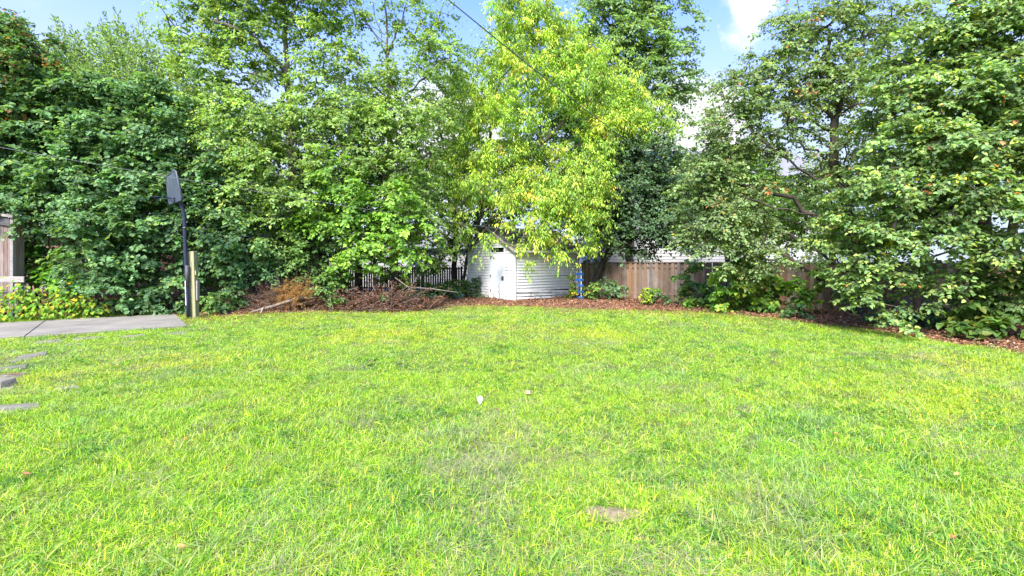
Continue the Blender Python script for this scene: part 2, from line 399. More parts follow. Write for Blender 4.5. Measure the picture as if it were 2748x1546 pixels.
def skeleton(trunks, limbs, clusters, step=.4, up=.35):
    P = []; par = []; main = []
    def path(pts, parent, n_lvl, wob=.03):
        last = parent; first = True
        for a, b in zip(pts[:-1], pts[1:]):
            L = np.linalg.norm(b-a); k = max(1, int(round(L/step)))
            for i in range(1, k+1):
                q = a+(b-a)*i/k+(rng.normal(0, wob, 3) if i < k else 0)
                P.append(q); par.append(last); main.append(n_lvl); last = len(P)-1
        return last
    for t in trunks:
        P.append(np.array(t[0], float)); par.append(-1); main.append(0)
        path([np.array(x, float) for x in t], len(P)-1, 0)
    for l in limbs:
        l = [np.array(x, float) for x in l]
        PP = np.array(P); i = int(np.argmin(np.linalg.norm(PP-l[0], axis=1)))
        path([PP[i]]+l[1:], i, 1, .05)
    # big limbs toward random clusters
    nC = len(clusters)
    if nC:
        nl = max(4, min(14, nC//35))
        for i in rng.choice(nC, min(nl, nC), replace=False):
            t = clusters[i]; PP = np.array(P); M0 = np.array(main) == 0
            dh = np.linalg.norm(PP[:, :2]-t[:2], axis=1)
            cost = np.abs(PP[:, 2]-(t[2]-.55*dh))+dh*.4; cost[~M0] = 1e9
            j = int(np.argmin(cost)); mid = (PP[j]+t)/2+np.array([0, 0, .12*np.linalg.norm(t-PP[j])])+rng.normal(0, .15, 3)
            path([PP[j], mid, t], j, 1, .06)
        cap = 12000; buf = np.zeros((cap, 3)); buf[:len(P)] = P
        D = np.min(np.linalg.norm(clusters[:, None]-buf[None, :len(P)], axis=2), 1)
        for i in np.argsort(D):
            t = clusters[i]; n = len(P)
            v = t-buf[:n]; dist = np.linalg.norm(v, axis=1)
            cost = dist+np.where(v[:, 2] < 0, -v[:, 2]*up, 0); j = int(np.argmin(cost)); L = dist[j]
            if L < .1: continue
            k = max(1, int(round(L/step))); a = buf[j].copy(); last = j
            for q in range(1, k+1):
                f = q/k; p = a+(t-a)*f+np.array([0, 0, .10*L*math.sin(math.pi*f)])+(rng.normal(0, .04, 3) if q < k else 0)
                if len(P) >= cap: break
                buf[len(P)] = p; P.append(p); par.append(last); main.append(2); last = len(P)-1
    P = np.array(P); par = np.array(par); cnt = np.ones(len(P))
    for i in range(len(P)-1, -1, -1):
        if par[i] >= 0: cnt[par[i]] += cnt[i]
    return P, par, cnt

def sample_lobes(lobes, dens, shell=.45):
    out = []; oc = []
    for (c, r, wgt) in lobes:
        vol = 4.19*r[0]*r[1]*r[2]; n = max(3, int(vol*dens*wgt))
        u = unit(rng.normal(0, 1, (n, 3))); rad = rng.random(n)**shell
        rad *= 1+.22*(fbm(u[:, 0]*3+c[0], u[:, 1]*3+u[:, 2]*2+c[2], .7)-.5)*2
        # the far side needs fewer sprays than the side toward the garden
        keep = (u[:, 1] < .25) | (rng.random(n) < .55)
        p = c+u*rad[:, None]*r; out.append(p[keep]); oc.append(np.repeat(c[None], keep.sum(), 0))
    return np.concatenate(out), np.concatenate(oc)

def Lb(px, py, d, rx, ry, rd, wgt=1.0):
    return (W(px, py, d), np.array([rx/F*d, rd, ry/F*d]), wgt)

DK, LKF, BR = 2.1, 1.12, 1.55
def tree(name, label, cat, base, trunks, lobes, dens, per, leaf, pal, r0=.16, limbs=(), spray=(.45, .2), style='broad', hexa=False,
         parts=0, group=None, bark=None, wratio=.8, extra=None, shell=.45, minz=.12, twigs=False, crown='crown', twig=.006, droop=.5):
    dens *= DK; leaf *= LKF; per = int(per*1.25); pal = [(tuple(min(.8, x*BR) for x in c), q) for c, q in pal] if pal is not YELLOW else pal
    base = np.array(base, float); root = thing(name, label, cat, base, group)
    CL, CC = sample_lobes(lobes, dens, shell); k = CL[:, 2] > minz; CL, CC = CL[k], CC[k]
    P, par, cnt = skeleton(trunks, limbs, CL)
    tot = cnt[0] if len(trunks) == 1 else cnt.max()
    rad = twig+(r0-twig)*(cnt/tot)**.55
    i = np.where(par >= 0)[0]; P0, P1, R1 = P[par[i]], P[i], rad[i]; R0 = np.minimum(rad[par[i]], R1*1.35+.002)
    big = R1 > r0*.3
    bark = bark or M_bark
    seg_mesh('trunk', P0[big]-base, P1[big]-base, R0[big], R1[big], 8, bark, root)
    b = seg_mesh('branches', P0[~big]-base, P1[~big]-base, R0[~big], R1[~big], 4, bark, root); b['kind'] = 'stuff'
    # leaves
    n = len(CL); m = per; ids = np.repeat(np.arange(n), m)
    sz = np.exp(rng.normal(0, .25, n))[ids][:, None]
    c = CL[ids]; outd = unit(CL-CC+np.array([0, 0, .3]))[ids]; hdir = outd.copy(); hdir[:, 2] *= .25; hdir = unit(hdir)
    q = rng.normal(0, 1, (n*m, 3))
    if style == 'plume':
        ax = unit(np.array([-.38, 0, 1])+rng.normal(0, .12, (n, 3)))[ids]; t = rng.random((n*m, 1))
        P_ = c+ax*(t-.35)*2.6*sz+q*np.array([spray[0], spray[0], spray[1]])*(1.15-t)*.55
        A_ = unit(ax*.8+q*.5); N_ = unit(np.array([0, -.3, .8])+rng.normal(0, .5, (n*m, 3)))
    elif style == 'tuft':
        KT = 7; tw = rng.normal(0, 1, (n, KT, 3))*np.array([spray[0], spray[0], spray[1]])*1.15; ki = rng.integers(0, KT, n*m)
        tv = tw[ids, ki]; t = rng.random((n*m, 1))**.45
        P_ = c+tv*t*sz+q*.055; P_[:, 2] -= .10*(t[:, 0]**2)
        hq = unit(q*np.array([1, 1, .2])+unit(tv)*.6); A_ = unit(hq*.75+np.array([0, 0, -.8])+rng.normal(0, .22, (n*m, 3)))
        N_ = unit(hq*.7+np.array([0, 0, .7])+rng.normal(0, .3, (n*m, 3)))
        TW = (CL[:, None]+tw*np.exp(0)*.9).reshape(-1, 3)
    else:
        KT = 6; hd_ = hdir.reshape(n, m, 3)[:, 0]; tw = unit(hd_[:, None]*.75+rng.normal(0, .75, (n, KT, 3))*np.array([1, 1, .45]))*spray[0]*1.9*rng.uniform(.6, 1.1, (n, KT, 1))
        tw[:, :, 2] -= .06+droop*.05; ki = rng.integers(0, KT, n*m); tv = tw[ids, ki]; t = rng.random((n*m, 1))**.7-.12
        side_ = unit(np.cross(tv, np.array([0, 0, 1.])))*rng.choice([-1, 1], (n*m, 1))
        r_ = tv*t*sz+q*np.array([.03, .03, .022])*(leaf/.1)+side_*leaf*.25
        hx = (r_*hdir).sum(1, keepdims=True)
        r_[:, 2] -= droop*(np.maximum(hx[:, 0]+.1, 0))**2
        P_ = c+r_; A_ = unit(unit(tv)*.45+side_*.75+np.array([0, 0, -.32])+rng.normal(0, .3, (n*m, 3)))
        N_ = unit(np.array([0, 0, .85])+outd*.45+rng.normal(0, .3, (n*m, 3)))
        TW = (CL[:, None]+tw*.8*np.exp(0)).reshape(-1, 3)
    Ls = leaf*np.exp(np.clip(rng.normal(0, .26, n*m), -.6, .38)); Wd = Ls*wratio
    if twigs:
        S0 = np.repeat(CL, len(TW)//n, 0); rt = np.full(len(TW), twig*.75)
        tg = seg_mesh('twigs', S0-base, TW-base, rt, rt*.4, 3, bark, root); tg['kind'] = 'stuff'
    Cc = pick_cols_clump(n, ids, pal, .7 if style == 'tuft' else .3); Cc = Cc*np.exp(rng.normal(0, .16, n))[ids][:, None]
    ok = P_[:, 2] > .04
    emit_leaves(root, base, P_[ok], A_[ok], N_[ok], Ls[ok], Wd[ok], Cc[ok], hexa, parts, crown)
    if extra:                               # pale hanging bracts / dead leaves
        nm, ec, frac, el, ew = extra
        k = rng.random(n*m) < frac; k &= ok; ne = k.sum()
        A2 = unit(np.array([0, 0, -1.])+rng.normal(0, .3, (ne, 3))); N2 = unit(rng.normal(0, 1, (ne, 3))+np.array([0, -1., 0]))
        emit_leaves(root, base, P_[k]+N_[k]*.02, A2, N2, np.full(ne, el)*np.exp(rng.normal(0, .2, ne)), np.full(ne, ew), pick_cols(ne, [(ec, 1)], .15), False, 0, nm)
    return root

def gb(px, d): return np.array([(px-1374)/F*d, d, 0.0])

LILAC = [((.090, .170, .068), 4), ((.070, .135, .056), 3), ((.13, .225, .09), 2), ((.18, .26, .07), .9)]
LINDEN = [((.165, .25, .07), 4), ((.125, .20, .065), 3), ((.22, .31, .085), 2), ((.30, .35, .09), .7)]
MIDG = [((.085, .155, .045), 4), ((.11, .19, .05), 3), ((.17, .24, .06), 1)]
DARKG = [((.052, .095, .048), 4), ((.072, .12, .058), 3), ((.07, .13, .045), 1)]
YELLOW = [((.46, .62, .08), 4), ((.34, .54, .08), 3.4), ((.62, .68, .11), 1.6), ((.72, .52, .07), .4), ((.20, .35, .07), 2.2)]
GREYG = [((.10, .175, .08), 4), ((.08, .145, .07), 3), ((.13, .19, .06), 1), ((.25, .15, .05), .2)]
RIGHT = [((.155, .22, .095), 4), ((.12, .175, .08), 3), ((.17, .25, .09), 2), ((.24, .3, .09), .8), ((.36, .15, .06), .12), ((.5, .4, .05), .08)]
NEAR = [((.13, .205, .07), 4), ((.10, .165, .065), 3), ((.19, .275, .08), 2), ((.27, .33, .08), 1.1), ((.42, .16, .06), .08), ((.6, .45, .04), .08)]
PALE = [((.17, .25, .07), 4), ((.13, .2, .06), 3), ((.22, .29, .08), 2)]
RUST = [((.06, .12, .035), 5), ((.09, .16, .04), 2), ((.24, .085, .03), .55), ((.30, .13, .04), .3)]
SAPL = [((.13, .24, .035), 3), ((.09, .18, .035), 3), ((.26, .32, .04), 1)]

# --- background trees, left
for k, (px, top, wd) in enumerate(((60, 90, 130), (215, 110, 120), (350, 90, 110), (470, 130, 90))):
    d = 31+k*.8; b = gb(px+20, d)
    tree('background_tree', ['pale feathery tree at the far left, rising behind the rust-flecked maple',
                             'pale feathery tree with the tallest left-leaning plume against the sky, second from the left',
                             'pale feathery tree behind the lilacs, directly above the middle of the concrete pad',
                             'pale feathery tree between the lilacs and the tall linden, above the basketball backboard'][k], 'tree', b,
         [[b, W(px+15, 500, d), W(px, 300, d), W(px-20, top+60, d)]],
         [Lb(px+10, top+25, d, wd*.35, 45, 1.2, .45), Lb(px-40, top+45, d, wd*.35, 45, 1.1, .4), Lb(px, top+80, d, wd*.6, 80, 1.6, .9), Lb(px-50, top+130, d, wd*.5, 90, 1.6, .7), Lb(px+50, top+150, d, wd*.5, 90, 1.6, .8), Lb(px, top+230, d, wd, 90, 2.2, .9), Lb(px, top+340, d, wd, 100, 2.2, .5)],
         .75, 85, .17, PALE, .2, spray=(.5, .5), style='plume', wratio=.45, group='pale feathery trees behind the lilac hedge', bark=M_bark_grey, twig=.012)
# dense backing trees
for k, (px, d, tp) in enumerate(((-60, 22, 330), (330, 23, 330), (680, 24.5, 300), (960, 25, 250))):
    b = gb(px, d)
    tree('background_tree', ['dark bushy tree at the left edge behind the wooden shelter', 'dark green bushy tree directly behind the tall lilacs',
                             'dark green bushy tree behind the first linden', 'dark green bushy tree behind the bare-topped linden, left of the shed'][k], 'tree', b,
         [[b, W(px+5, 500, d), W(px, tp, d)]],
         [Lb(px, tp+60, d, 170, 110, 2, .8), Lb(px-60, tp+200, d, 160, 110, 2, 1), Lb(px+90, tp+220, d, 160, 120, 2, 1), Lb(px, tp+360, d, 190, 90, 2, .9)],
         .85, 60, .15, DARKG, .18, spray=(.6, .3), group='dark bushy trees closing the view behind the garden')
for k, (px, d, tp, wg) in enumerate(((1950, 25, 400, 2.6), (2230, 21.5, 440, 1.2), (2480, 19.5, 330, 1), (2720, 17.5, 250, 1))):
    b = gb(px, d)
    tree('background_tree', ['low yellow-green tree beyond the fence between the white house and the spreading tree', 'yellow-green tree beyond the fence behind the fork of the spreading tree',
                             'bushy tree beyond the fence behind the overhanging tree', 'bushy tree beyond the fence at the right edge'][k], 'tree', b,
         [[b, W(px+5, 650, d), W(px, tp+60, d)]],
         [Lb(px, tp+60, d, 130, 60, 1.5, wg), Lb(px-70, tp+130, d, 110, 70, 1.5, wg), Lb(px+80, tp+150, d, 110, 80, 1.5, wg)]+([Lb(px, tp+260, d, 140, 80, 1.5, wg)] if k > 1 else [Lb(px+90, 600, d, 100, 60, 1.4, 1.2), Lb(px-40, 630, d, 110, 45, 1.4, .9)]),
         1.5, 60, .11, [((.17, .26, .05), 3), ((.11, .19, .05), 3)] if k < 2 else MIDG, .14, spray=(.5, .24), group='trees beyond the right fence')
# rust-flecked maple, far left
b = gb(-70, 16.8)
tree('maple_tree', 'tall maple with rust-brown flecked leaves at the upper left edge', 'tree', b,
     [[b, W(-60, 400, 16.8), W(-30, 200, 16.8), W(-30, 60, 16.8)]],
     [Lb(30, 190, 16.3, 110, 90, 1.4), Lb(-60, 110, 16.6, 140, 110, 1.7), Lb(20, 100, 16.9, 90, 70, 1.2, .8), Lb(-40, 290, 16.3, 150, 90, 1.6), Lb(60, 320, 16.3, 80, 70, 1.2), Lb(-120, 420, 16, 120, 120, 1.6)],
     2.6, 75, .095, RUST, .17, spray=(.4, .2), wratio=.9)
# --- lilacs
def multi(px, d, tops): return [[gb(px+q*14, d+.2*(q % 2)), W((px+q*14+t[0])/2+q*4, (600+t[1])/2+60, d), W(*t)] for q, t in enumerate(tops)]
lil = [
 (70, 17.2, [(20, 420, 16.6), (110, 380, 16.8), (60, 500, 16)], [Lb(40, 430, 16, 110, 90, 1.3), Lb(120, 350, 16.5, 110, 80, 1.3), Lb(50, 540, 15.6, 90, 60, 1), Lb(150, 470, 16, 90, 80, 1.1), Lb(-60, 480, 17, 90, 80, 1.2), Lb(130, 570, 15.8, 80, 45, .8)],
  'broad lilac overhanging the dark gap beside the wooden shelter'),
 (260, 17, [(220, 300, 16.8), (300, 330, 17), (250, 480, 16.4)], [Lb(215, 270, 16.8, 120, 75, 1.3), Lb(270, 380, 16.4, 110, 80, 1.2), Lb(230, 500, 15.8, 100, 80, 1.1), Lb(265, 620, 15.5, 90, 75, 1), Lb(250, 720, 15.3, 80, 65, .9), Lb(285, 800, 15.1, 75, 52, .8), Lb(200, 640, 15.7, 60, 60, .8, .6)],
  'tall lilac reaching down to the far edge of the concrete pad'),
 (400, 17.6, [(370, 280, 17.6), (440, 300, 17.6), (400, 480, 16.8)], [Lb(370, 265, 17.5, 120, 70, 1.3), Lb(430, 360, 17, 110, 80, 1.2), Lb(370, 460, 16.4, 100, 80, 1.1), Lb(430, 570, 16.6, 90, 80, 1), Lb(370, 640, 16.1, 90, 75, 1), Lb(400, 740, 16.1, 80, 60, .9), Lb(385, 815, 15.7, 70, 42, .7), Lb(455, 800, 16.2, 55, 50, .7)],
  'tall lilac behind the basketball hoop'),
 (590, 18.3, [(560, 480, 18), (630, 500, 18), (590, 600, 17.6)], [Lb(550, 450, 17.8, 90, 75, 1.1), Lb(570, 560, 17.4, 90, 80, 1.1), Lb(640, 640, 17.4, 80, 70, 1), Lb(560, 680, 17, 80, 75, 1), Lb(590, 770, 17, 85, 50, .9), Lb(700, 720, 18, 60, 40, .8)],
  'lilac to the right of the wooden post, by the brown brush pile'),
]
for (px, d, tops, lob, lab) in lil:
    tree('lilac_shrub', lab, 'shrub', gb(px, d), multi(px, d, tops), lob, 4.6, 62, .10, LILAC, .05, spray=(.33, .15), hexa=True, parts=110, wratio=.85, group='lilacs along the left side of the garden', bark=M_bark_grey, twig=.004, minz=.1)
# --- lindens
b = gb(795, 20)
tree('linden_tree', 'tall linden with visible upper trunk and pale hanging bracts behind the brush pile', 'tree', b,
     [[b, W(790, 600, 20), W(775, 300, 20), W(768, 150, 20), W(760, -60, 20)]],
     [Lb(540, 60, 19.5, 90, 90, 1.5, .9), Lb(640, 20, 19.5, 110, 80, 1.6, .9), Lb(700, -80, 20, 170, 110, 2, .9), Lb(850, 0, 20, 120, 90, 1.7, 1), Lb(880, 110, 20, 80, 70, 1.4, .8), Lb(560, 180, 19.2, 90, 70, 1.4, .8),
      Lb(680, 110, 19.4, 90, 70, 1.3, 1), Lb(640, 200, 19.2, 100, 60, 1.3, .9), Lb(840, 200, 19.4, 70, 50, 1.2, .8), Lb(580, 290, 18.8, 120, 70, 1.5), Lb(700, 330, 18.6, 130, 80, 1.5), Lb(860, 300, 19, 110, 80, 1.4, .9), Lb(610, 410, 18.2, 110, 80, 1.4), Lb(760, 430, 18.1, 120, 80, 1.4), Lb(690, 520, 18, 130, 70, 1.3), Lb(800, 560, 18.3, 100, 70, 1.2), Lb(560, 500, 18, 60, 60, 1), Lb(700, 620, 18.2, 110, 50, 1.1, .8)],
     2.5, 66, .095, LINDEN, .2, spray=(.42, .17), extra=('bracts', (.50, .52, .22), .045, .10, .03), bark=M_bark_grey, parts=0, group='lindens in the middle of the tree line',
     limbs=[[W(780, 260, 20), W(835, 235, 19.5), W(900, 205, 19.2), W(940, 210, 19)], [W(772, 210, 20), W(730, 200, 19.6), W(650, 195, 19)], [W(782, 270, 20), W(790, 180, 19.7), W(815, 140, 19.4)]])
b = gb(1060, 20.5)
tree('linden_tree', 'tall linden with a sparse bare-twigged top left of the yellow maple', 'tree', b,
     [[b, W(1055, 600, 20.5), W(1045, 300, 20.5), W(1038, 120, 20.5), W(1030, -50, 20.5)]],
     [Lb(960, 60, 20.4, 70, 70, 1.3, .35), Lb(1120, 60, 20.4, 100, 90, 1.5, .5), Lb(1040, -70, 20.5, 150, 70, 1.8, .4), Lb(1180, 160, 20, 90, 70, 1.4, .8), Lb(930, 180, 20, 100, 60, 1.4, .8), Lb(1060, 220, 20, 130, 60, 1.5, .8),
      Lb(1190, 280, 23.5, 80, 80, 1.3, .8), Lb(960, 310, 19.2, 120, 75, 1.5), Lb(1090, 330, 19.2, 130, 80, 1.5), Lb(1165, 400, 22.5, 80, 80, 1.2), Lb(930, 430, 18.6, 110, 70, 1.3), Lb(1060, 450, 18.9, 120, 80, 1.3), Lb(1150, 520, 21.8, 90, 80, 1.2), Lb(1190, 630, 22, 60, 55, 1, 1.1), Lb(1090, 560, 19, 100, 60, 1.2), Lb(1130, 640, 20, 70, 45, 1.1, 1), Lb(1200, 690, 20.5, 40, 30, .7, 1), Lb(1070, 690, 19.6, 40, 22, .7, .8)],
     2.5, 66, .09, LINDEN, .18, spray=(.42, .17), extra=('bracts', (.48, .5, .2), .02, .10, .03), bark=M_bark_grey, group='lindens in the middle of the tree line',
     limbs=[[W(1060, 280, 20.5), W(1110, 240, 20), W(1160, 190, 19.8), W(1180, 140, 19.8)], [W(1040, 150, 20.5), W(1010, 60, 20.3), W(990, -20, 20.3)], [W(1040, 140, 20.5), W(1080, 60, 20.4), W(1100, -10, 20.3)], [W(1040, 160, 20.5), W(990, 70, 20.2), W(940, 20, 20)]])
# understory maples
for (px, d, lob, lab, pr) in (
 (1010, 18.9, [Lb(900, 590, 18.2, 100, 55, 1.2), Lb(1000, 520, 18.2, 110, 60, 1.2), Lb(1000, 640, 17.9, 120, 55, 1.2), Lb(1090, 600, 18.2, 70, 60, 1), Lb(960, 700, 17.8, 80, 40, 1), Lb(1080, 690, 18.2, 55, 50, .9), Lb(900, 480, 18.4, 90, 50, 1.1, .8)], 'small bright green maple arching over the second brush pile', 80),
 (850, 19.6, [Lb(840, 660, 18.8, 90, 60, 1.1), Lb(760, 700, 18.8, 80, 50, 1), Lb(900, 740, 18.6, 60, 35, .8)], 'low dark maple between the two brush piles', 0)):
    b = gb(px, d)
    tree('young_maple', lab, 'tree', b, [[b, W(px-5, 700, d), W(px-20, 560, d)]], lob, 2.8, 66, .10, [((.15, .27, .04), 4), ((.10, .2, .04), 3), ((.22, .33, .05), 2), ((.4, .3, .04), .06)] if pr else MIDG,
         .07, spray=(.42, .13), parts=pr, hexa=bool(pr), twig=.004, limbs=[[W(px, 690, d), W(px-70, 640, d-.6), W(px-110, 600, d-.8)]])
# dark tree behind between linden and yellow maple
b = gb(1215, 26)
tree('slender_tree', 'slender dark-stemmed tree behind the left side of the yellow maple', 'tree', b, [[b, W(1225, 500, 26), W(1215, 300, 26), W(1205, 120, 26)]],
     [Lb(1210, 170, 26, 60, 70, 1.4, .7), Lb(1225, 290, 26, 70, 60, 1.4, .5), Lb(1190, 430, 25.5, 70, 90, 1.4, .9), Lb(1215, 570, 25, 70, 80, 1.3, 1), Lb(1180, 670, 24.5, 60, 45, 1.1, .9)], 1.6, 60, .12, MIDG, .14, spray=(.5, .22))
b = gb(1460, 29)
tree('background_tree', 'mid green tree filling the gaps right behind the yellow maple and shed', 'tree', b, [[b, W(1455, 500, 29), W(1450, 300, 29)]],
     [Lb(1440, 300, 28.5, 130, 90, 1.8, .8), Lb(1560, 350, 28, 110, 90, 1.8, .9), Lb(1340, 420, 28, 110, 90, 1.8, .9), Lb(1460, 470, 27.5, 150, 90, 1.8, 1), Lb(1560, 560, 27.5, 110, 90, 1.6, 1), Lb(1330, 560, 27.5, 110, 80, 1.6, 1)], 1.1, 60, .14, MIDG, .18, spray=(.55, .24))
# tall grey-green tree behind right
b = gb(1690, 30)
tree('tall_tree', 'tall grey-green tree standing behind the yellow maple on its right', 'tree', b, [[b, W(1690, 450, 30), W(1680, 200, 30), W(1690, 20, 30)]],
     [Lb(1620, 40, 29.5, 110, 80, 2.2, .8), Lb(1700, -30, 29.5, 130, 80, 2.4, .9), Lb(1760, 70, 29, 100, 80, 2.1, .9), Lb(1660, 130, 29, 130, 80, 2.2), Lb(1800, 170, 29, 85, 70, 1.9), Lb(1830, 240, 29, 60, 45, 1.4, .8), Lb(1700, 240, 28.8, 120, 80, 2.1), Lb(1640, 340, 28.5, 120, 80, 2, .8), Lb(1790, 300, 29, 40, 50, 1.4, .6)],
     .85, 80, .14, [((.16, .24, .10), 4), ((.12, .19, .085), 3), ((.2, .26, .09), 1)], .24, spray=(.6, .3))
# dark tree by the shed
b = gb(1583, 22.7)
tree('leaning_tree', 'dark leafy tree with a leaning trunk in front of the fence beside the shed', 'tree', b, [[b, W(1592, 770, 22.7), W(1622, 690, 22.7), W(1655, 600, 22.8), W(1700, 480, 23)]],
     [Lb(1650, 430, 23.2, 90, 70, 1.6), Lb(1740, 420, 23.2, 100, 60, 1.6), Lb(1700, 510, 22.8, 130, 70, 1.7), Lb(1800, 500, 23, 80, 80, 1.4), Lb(1630, 580, 22.6, 80, 60, 1.3), Lb(1740, 600, 22.6, 110, 55, 1.5, .9), Lb(1610, 660, 22.4, 60, 40, 1, .9), Lb(1690, 665, 22.4, 60, 25, 1, .8), Lb(1790, 655, 22, 60, 26, .9, .8), Lb(1870, 670, 20.5, 40, 24, .7, .7), Lb(1840, 590, 22, 90, 70, 1.4, .9), Lb(1560, 520, 23.6, 60, 90, 1.2)],
     2.9, 66, .11, DARKG, .13, spray=(.48, .2), limbs=[[W(1622, 690, 22.7), W(1660, 620, 22.3), W(1720, 560, 22), W(1760, 540, 22)]])
# --- yellow maple
b = gb(1238, 24.9)
tree('yellow_maple', 'bright yellow-green maple spreading over the white shed', 'tree', b,
     [[b, W(1262, 640, 24.8), W(1300, 520, 24.3), W(1310, 400, 23.8), W(1330, 250, 23.2), W(1390, 90, 22.8)], [b+np.array([.3, .1, 0]), W(1290, 560, 24), W(1330, 490, 23.3), W(1400, 430, 22.8), W(1470, 370, 22.5), W(1568, 278, 22.3), W(1640, 230, 22.4)]],
     [Lb(1400, 40, 22.6, 110, 70, 1.7, .9), Lb(1480, 100, 22.4, 110, 70, 1.7), Lb(1340, 150, 22.6, 90, 65, 1.5, .7), Lb(1420, 200, 21.9, 110, 60, 1.6), Lb(1560, 170, 22.2, 90, 60, 1.5), Lb(1540, 250, 21.8, 110, 60, 1.6), Lb(1650, 220, 22.4, 80, 55, 1.4),
      Lb(1690, 300, 22.6, 90, 50, 1.4, 1.2), Lb(1770, 350, 22.6, 60, 40, 1, 1.3), Lb(1640, 330, 22, 70, 40, 1.1, 1.1), Lb(1280, 260, 22.6, 80, 65, 1.4), Lb(1370, 310, 21.6, 100, 55, 1.4), Lb(1270, 370, 22.4, 70, 60, 1.2), Lb(1310, 430, 21.8, 60, 40, 1, .7), Lb(1620, 360, 22.2, 90, 55, 1.3, .8),
      Lb(1225, 490, 22.4, 35, 60, .8), Lb(1340, 430, 22, 80, 50, 1.2, .8), Lb(1440, 400, 22.6, 90, 55, 1.2, .7), Lb(1520, 440, 22, 80, 50, 1.1, .8), Lb(1600, 420, 22, 60, 60, 1, .8), Lb(1225, 420, 21.8, 40, 45, .8, 1), Lb(1200, 470, 21.4, 26, 40, .6, 1.2), Lb(1225, 560, 21.2, 30, 30, .6, 1.1), Lb(1210, 320, 22.2, 50, 50, .9, .7), Lb(1310, 505, 21.2, 90, 55, 1.3), Lb(1420, 490, 21, 80, 50, 1.2, .6), Lb(1500, 520, 20.8, 100, 55, 1.3), Lb(1590, 480, 21.2, 60, 70, 1.1), Lb(1440, 550, 20.4, 90, 40, 1.2), Lb(1590, 560, 21, 50, 55, 1),
      Lb(1255, 590, 20.6, 34, 24, .7), Lb(1450, 612, 20.2, 80, 30, 1), Lb(1550, 605, 20.6, 60, 32, .8), Lb(1310, 645, 20.5, 12, 30, .3, 2.5), Lb(1405, 675, 19.9, 22, 30, .4, 2), Lb(1490, 665, 20, 22, 28, .4, 2), Lb(1260, 625, 20.8, 20, 14, .4, 1.5), Lb(1440, 632, 20.1, 46, 20, .6, 1.5), Lb(1500, 645, 20.2, 50, 20, .6, 1.6), Lb(1350, 590, 20.8, 30, 16, .4, 1), Lb(1570, 650, 20.6, 34, 24, .6, 1.4)],
     2.7, 88, .118, YELLOW, .13, spray=(.30, .28), style='tuft', wratio=.36, twigs=True, bark=M_bark_grey, minz=1.0)
# --- right big tree
b = gb(2300, 15.1)
tree('spreading_tree', 'large open spreading tree with dark twisting limbs in front of the right fence', 'tree', b,
     [[b, W(2290, 700, 15.1), W(2285, 580, 15.1), W(2245, 470, 15.1), W(2240, 320, 15.2), W(2280, 170, 15.3)]],
     [Lb(2130, 90, 15.6, 120, 70, 1.5, .7), Lb(2240, 50, 15.6, 130, 70, 1.6, .7), Lb(2360, 90, 15.4, 110, 80, 1.5, .8), Lb(2050, 180, 15.5, 110, 70, 1.4, .8), Lb(2190, 190, 15.2, 120, 70, 1.4, .8), Lb(2320, 220, 14.8, 110, 80, 1.4), Lb(1960, 280, 15.6, 90, 70, 1.3, .85),
      Lb(2090, 300, 15, 110, 70, 1.3, .75), Lb(1920, 370, 15.8, 80, 70, 1.3, .9), Lb(2020, 400, 15.3, 100, 60, 1.2, .8), Lb(1900, 470, 16, 80, 70, 1.2, 1.1), Lb(1990, 520, 15.6, 90, 60, 1.1, .9), Lb(2340, 400, 14.4, 100, 90, 1.3), Lb(1920, 590, 15.8, 90, 60, 1.1, 1.1), Lb(2040, 620, 15.2, 80, 50, 1, .9),
      Lb(1960, 680, 15.6, 70, 45, .9), Lb(2130, 660, 15, 60, 40, .9, .8), Lb(2040, 710, 15.2, 60, 35, .8, .9), Lb(2180, 420, 15.8, 100, 70, 1, .55), Lb(2100, 250, 16.3, 200, 130, 1.2, .5), Lb(1870, 540, 16.3, 60, 70, 1, 1.6), Lb(1880, 640, 16.2, 55, 40, .8, 1.4), Lb(2000, 590, 16.2, 100, 60, 1, 1.3), Lb(1990, 735, 15.6, 40, 30, .6, 1), Lb(2095, 735, 15, 40, 35, .6, 1), Lb(1940, 450, 16.5, 90, 70, 1, 1.2), Lb(2130, 500, 16.4, 100, 50, 1, .8), Lb(2260, 620, 15.6, 90, 60, .9, .9)],
     4.2, 58, .078, RIGHT, .19, spray=(.34, .15), wratio=.8, twigs=True, extra=('dry_seeds', (.35, .17, .07), .02, .05, .03),
     limbs=[[W(2285, 560, 15.1), W(2200, 490, 14.8), W(2120, 430, 14.6), W(2060, 390, 14.6), W(2030, 340, 14.6)], [W(2285, 600, 15.1), W(2180, 575, 14.7), W(2080, 560, 14.5), W(2000, 530, 14.5)], [W(2245, 450, 15.1), W(2160, 400, 15), W(2110, 330, 14.9)],
            [W(2240, 330, 15.1), W(2300, 280, 14.9), W(2400, 250, 14.6)], [W(2245, 300, 15.2), W(2200, 200, 15.3), W(2230, 100, 15.5)]])
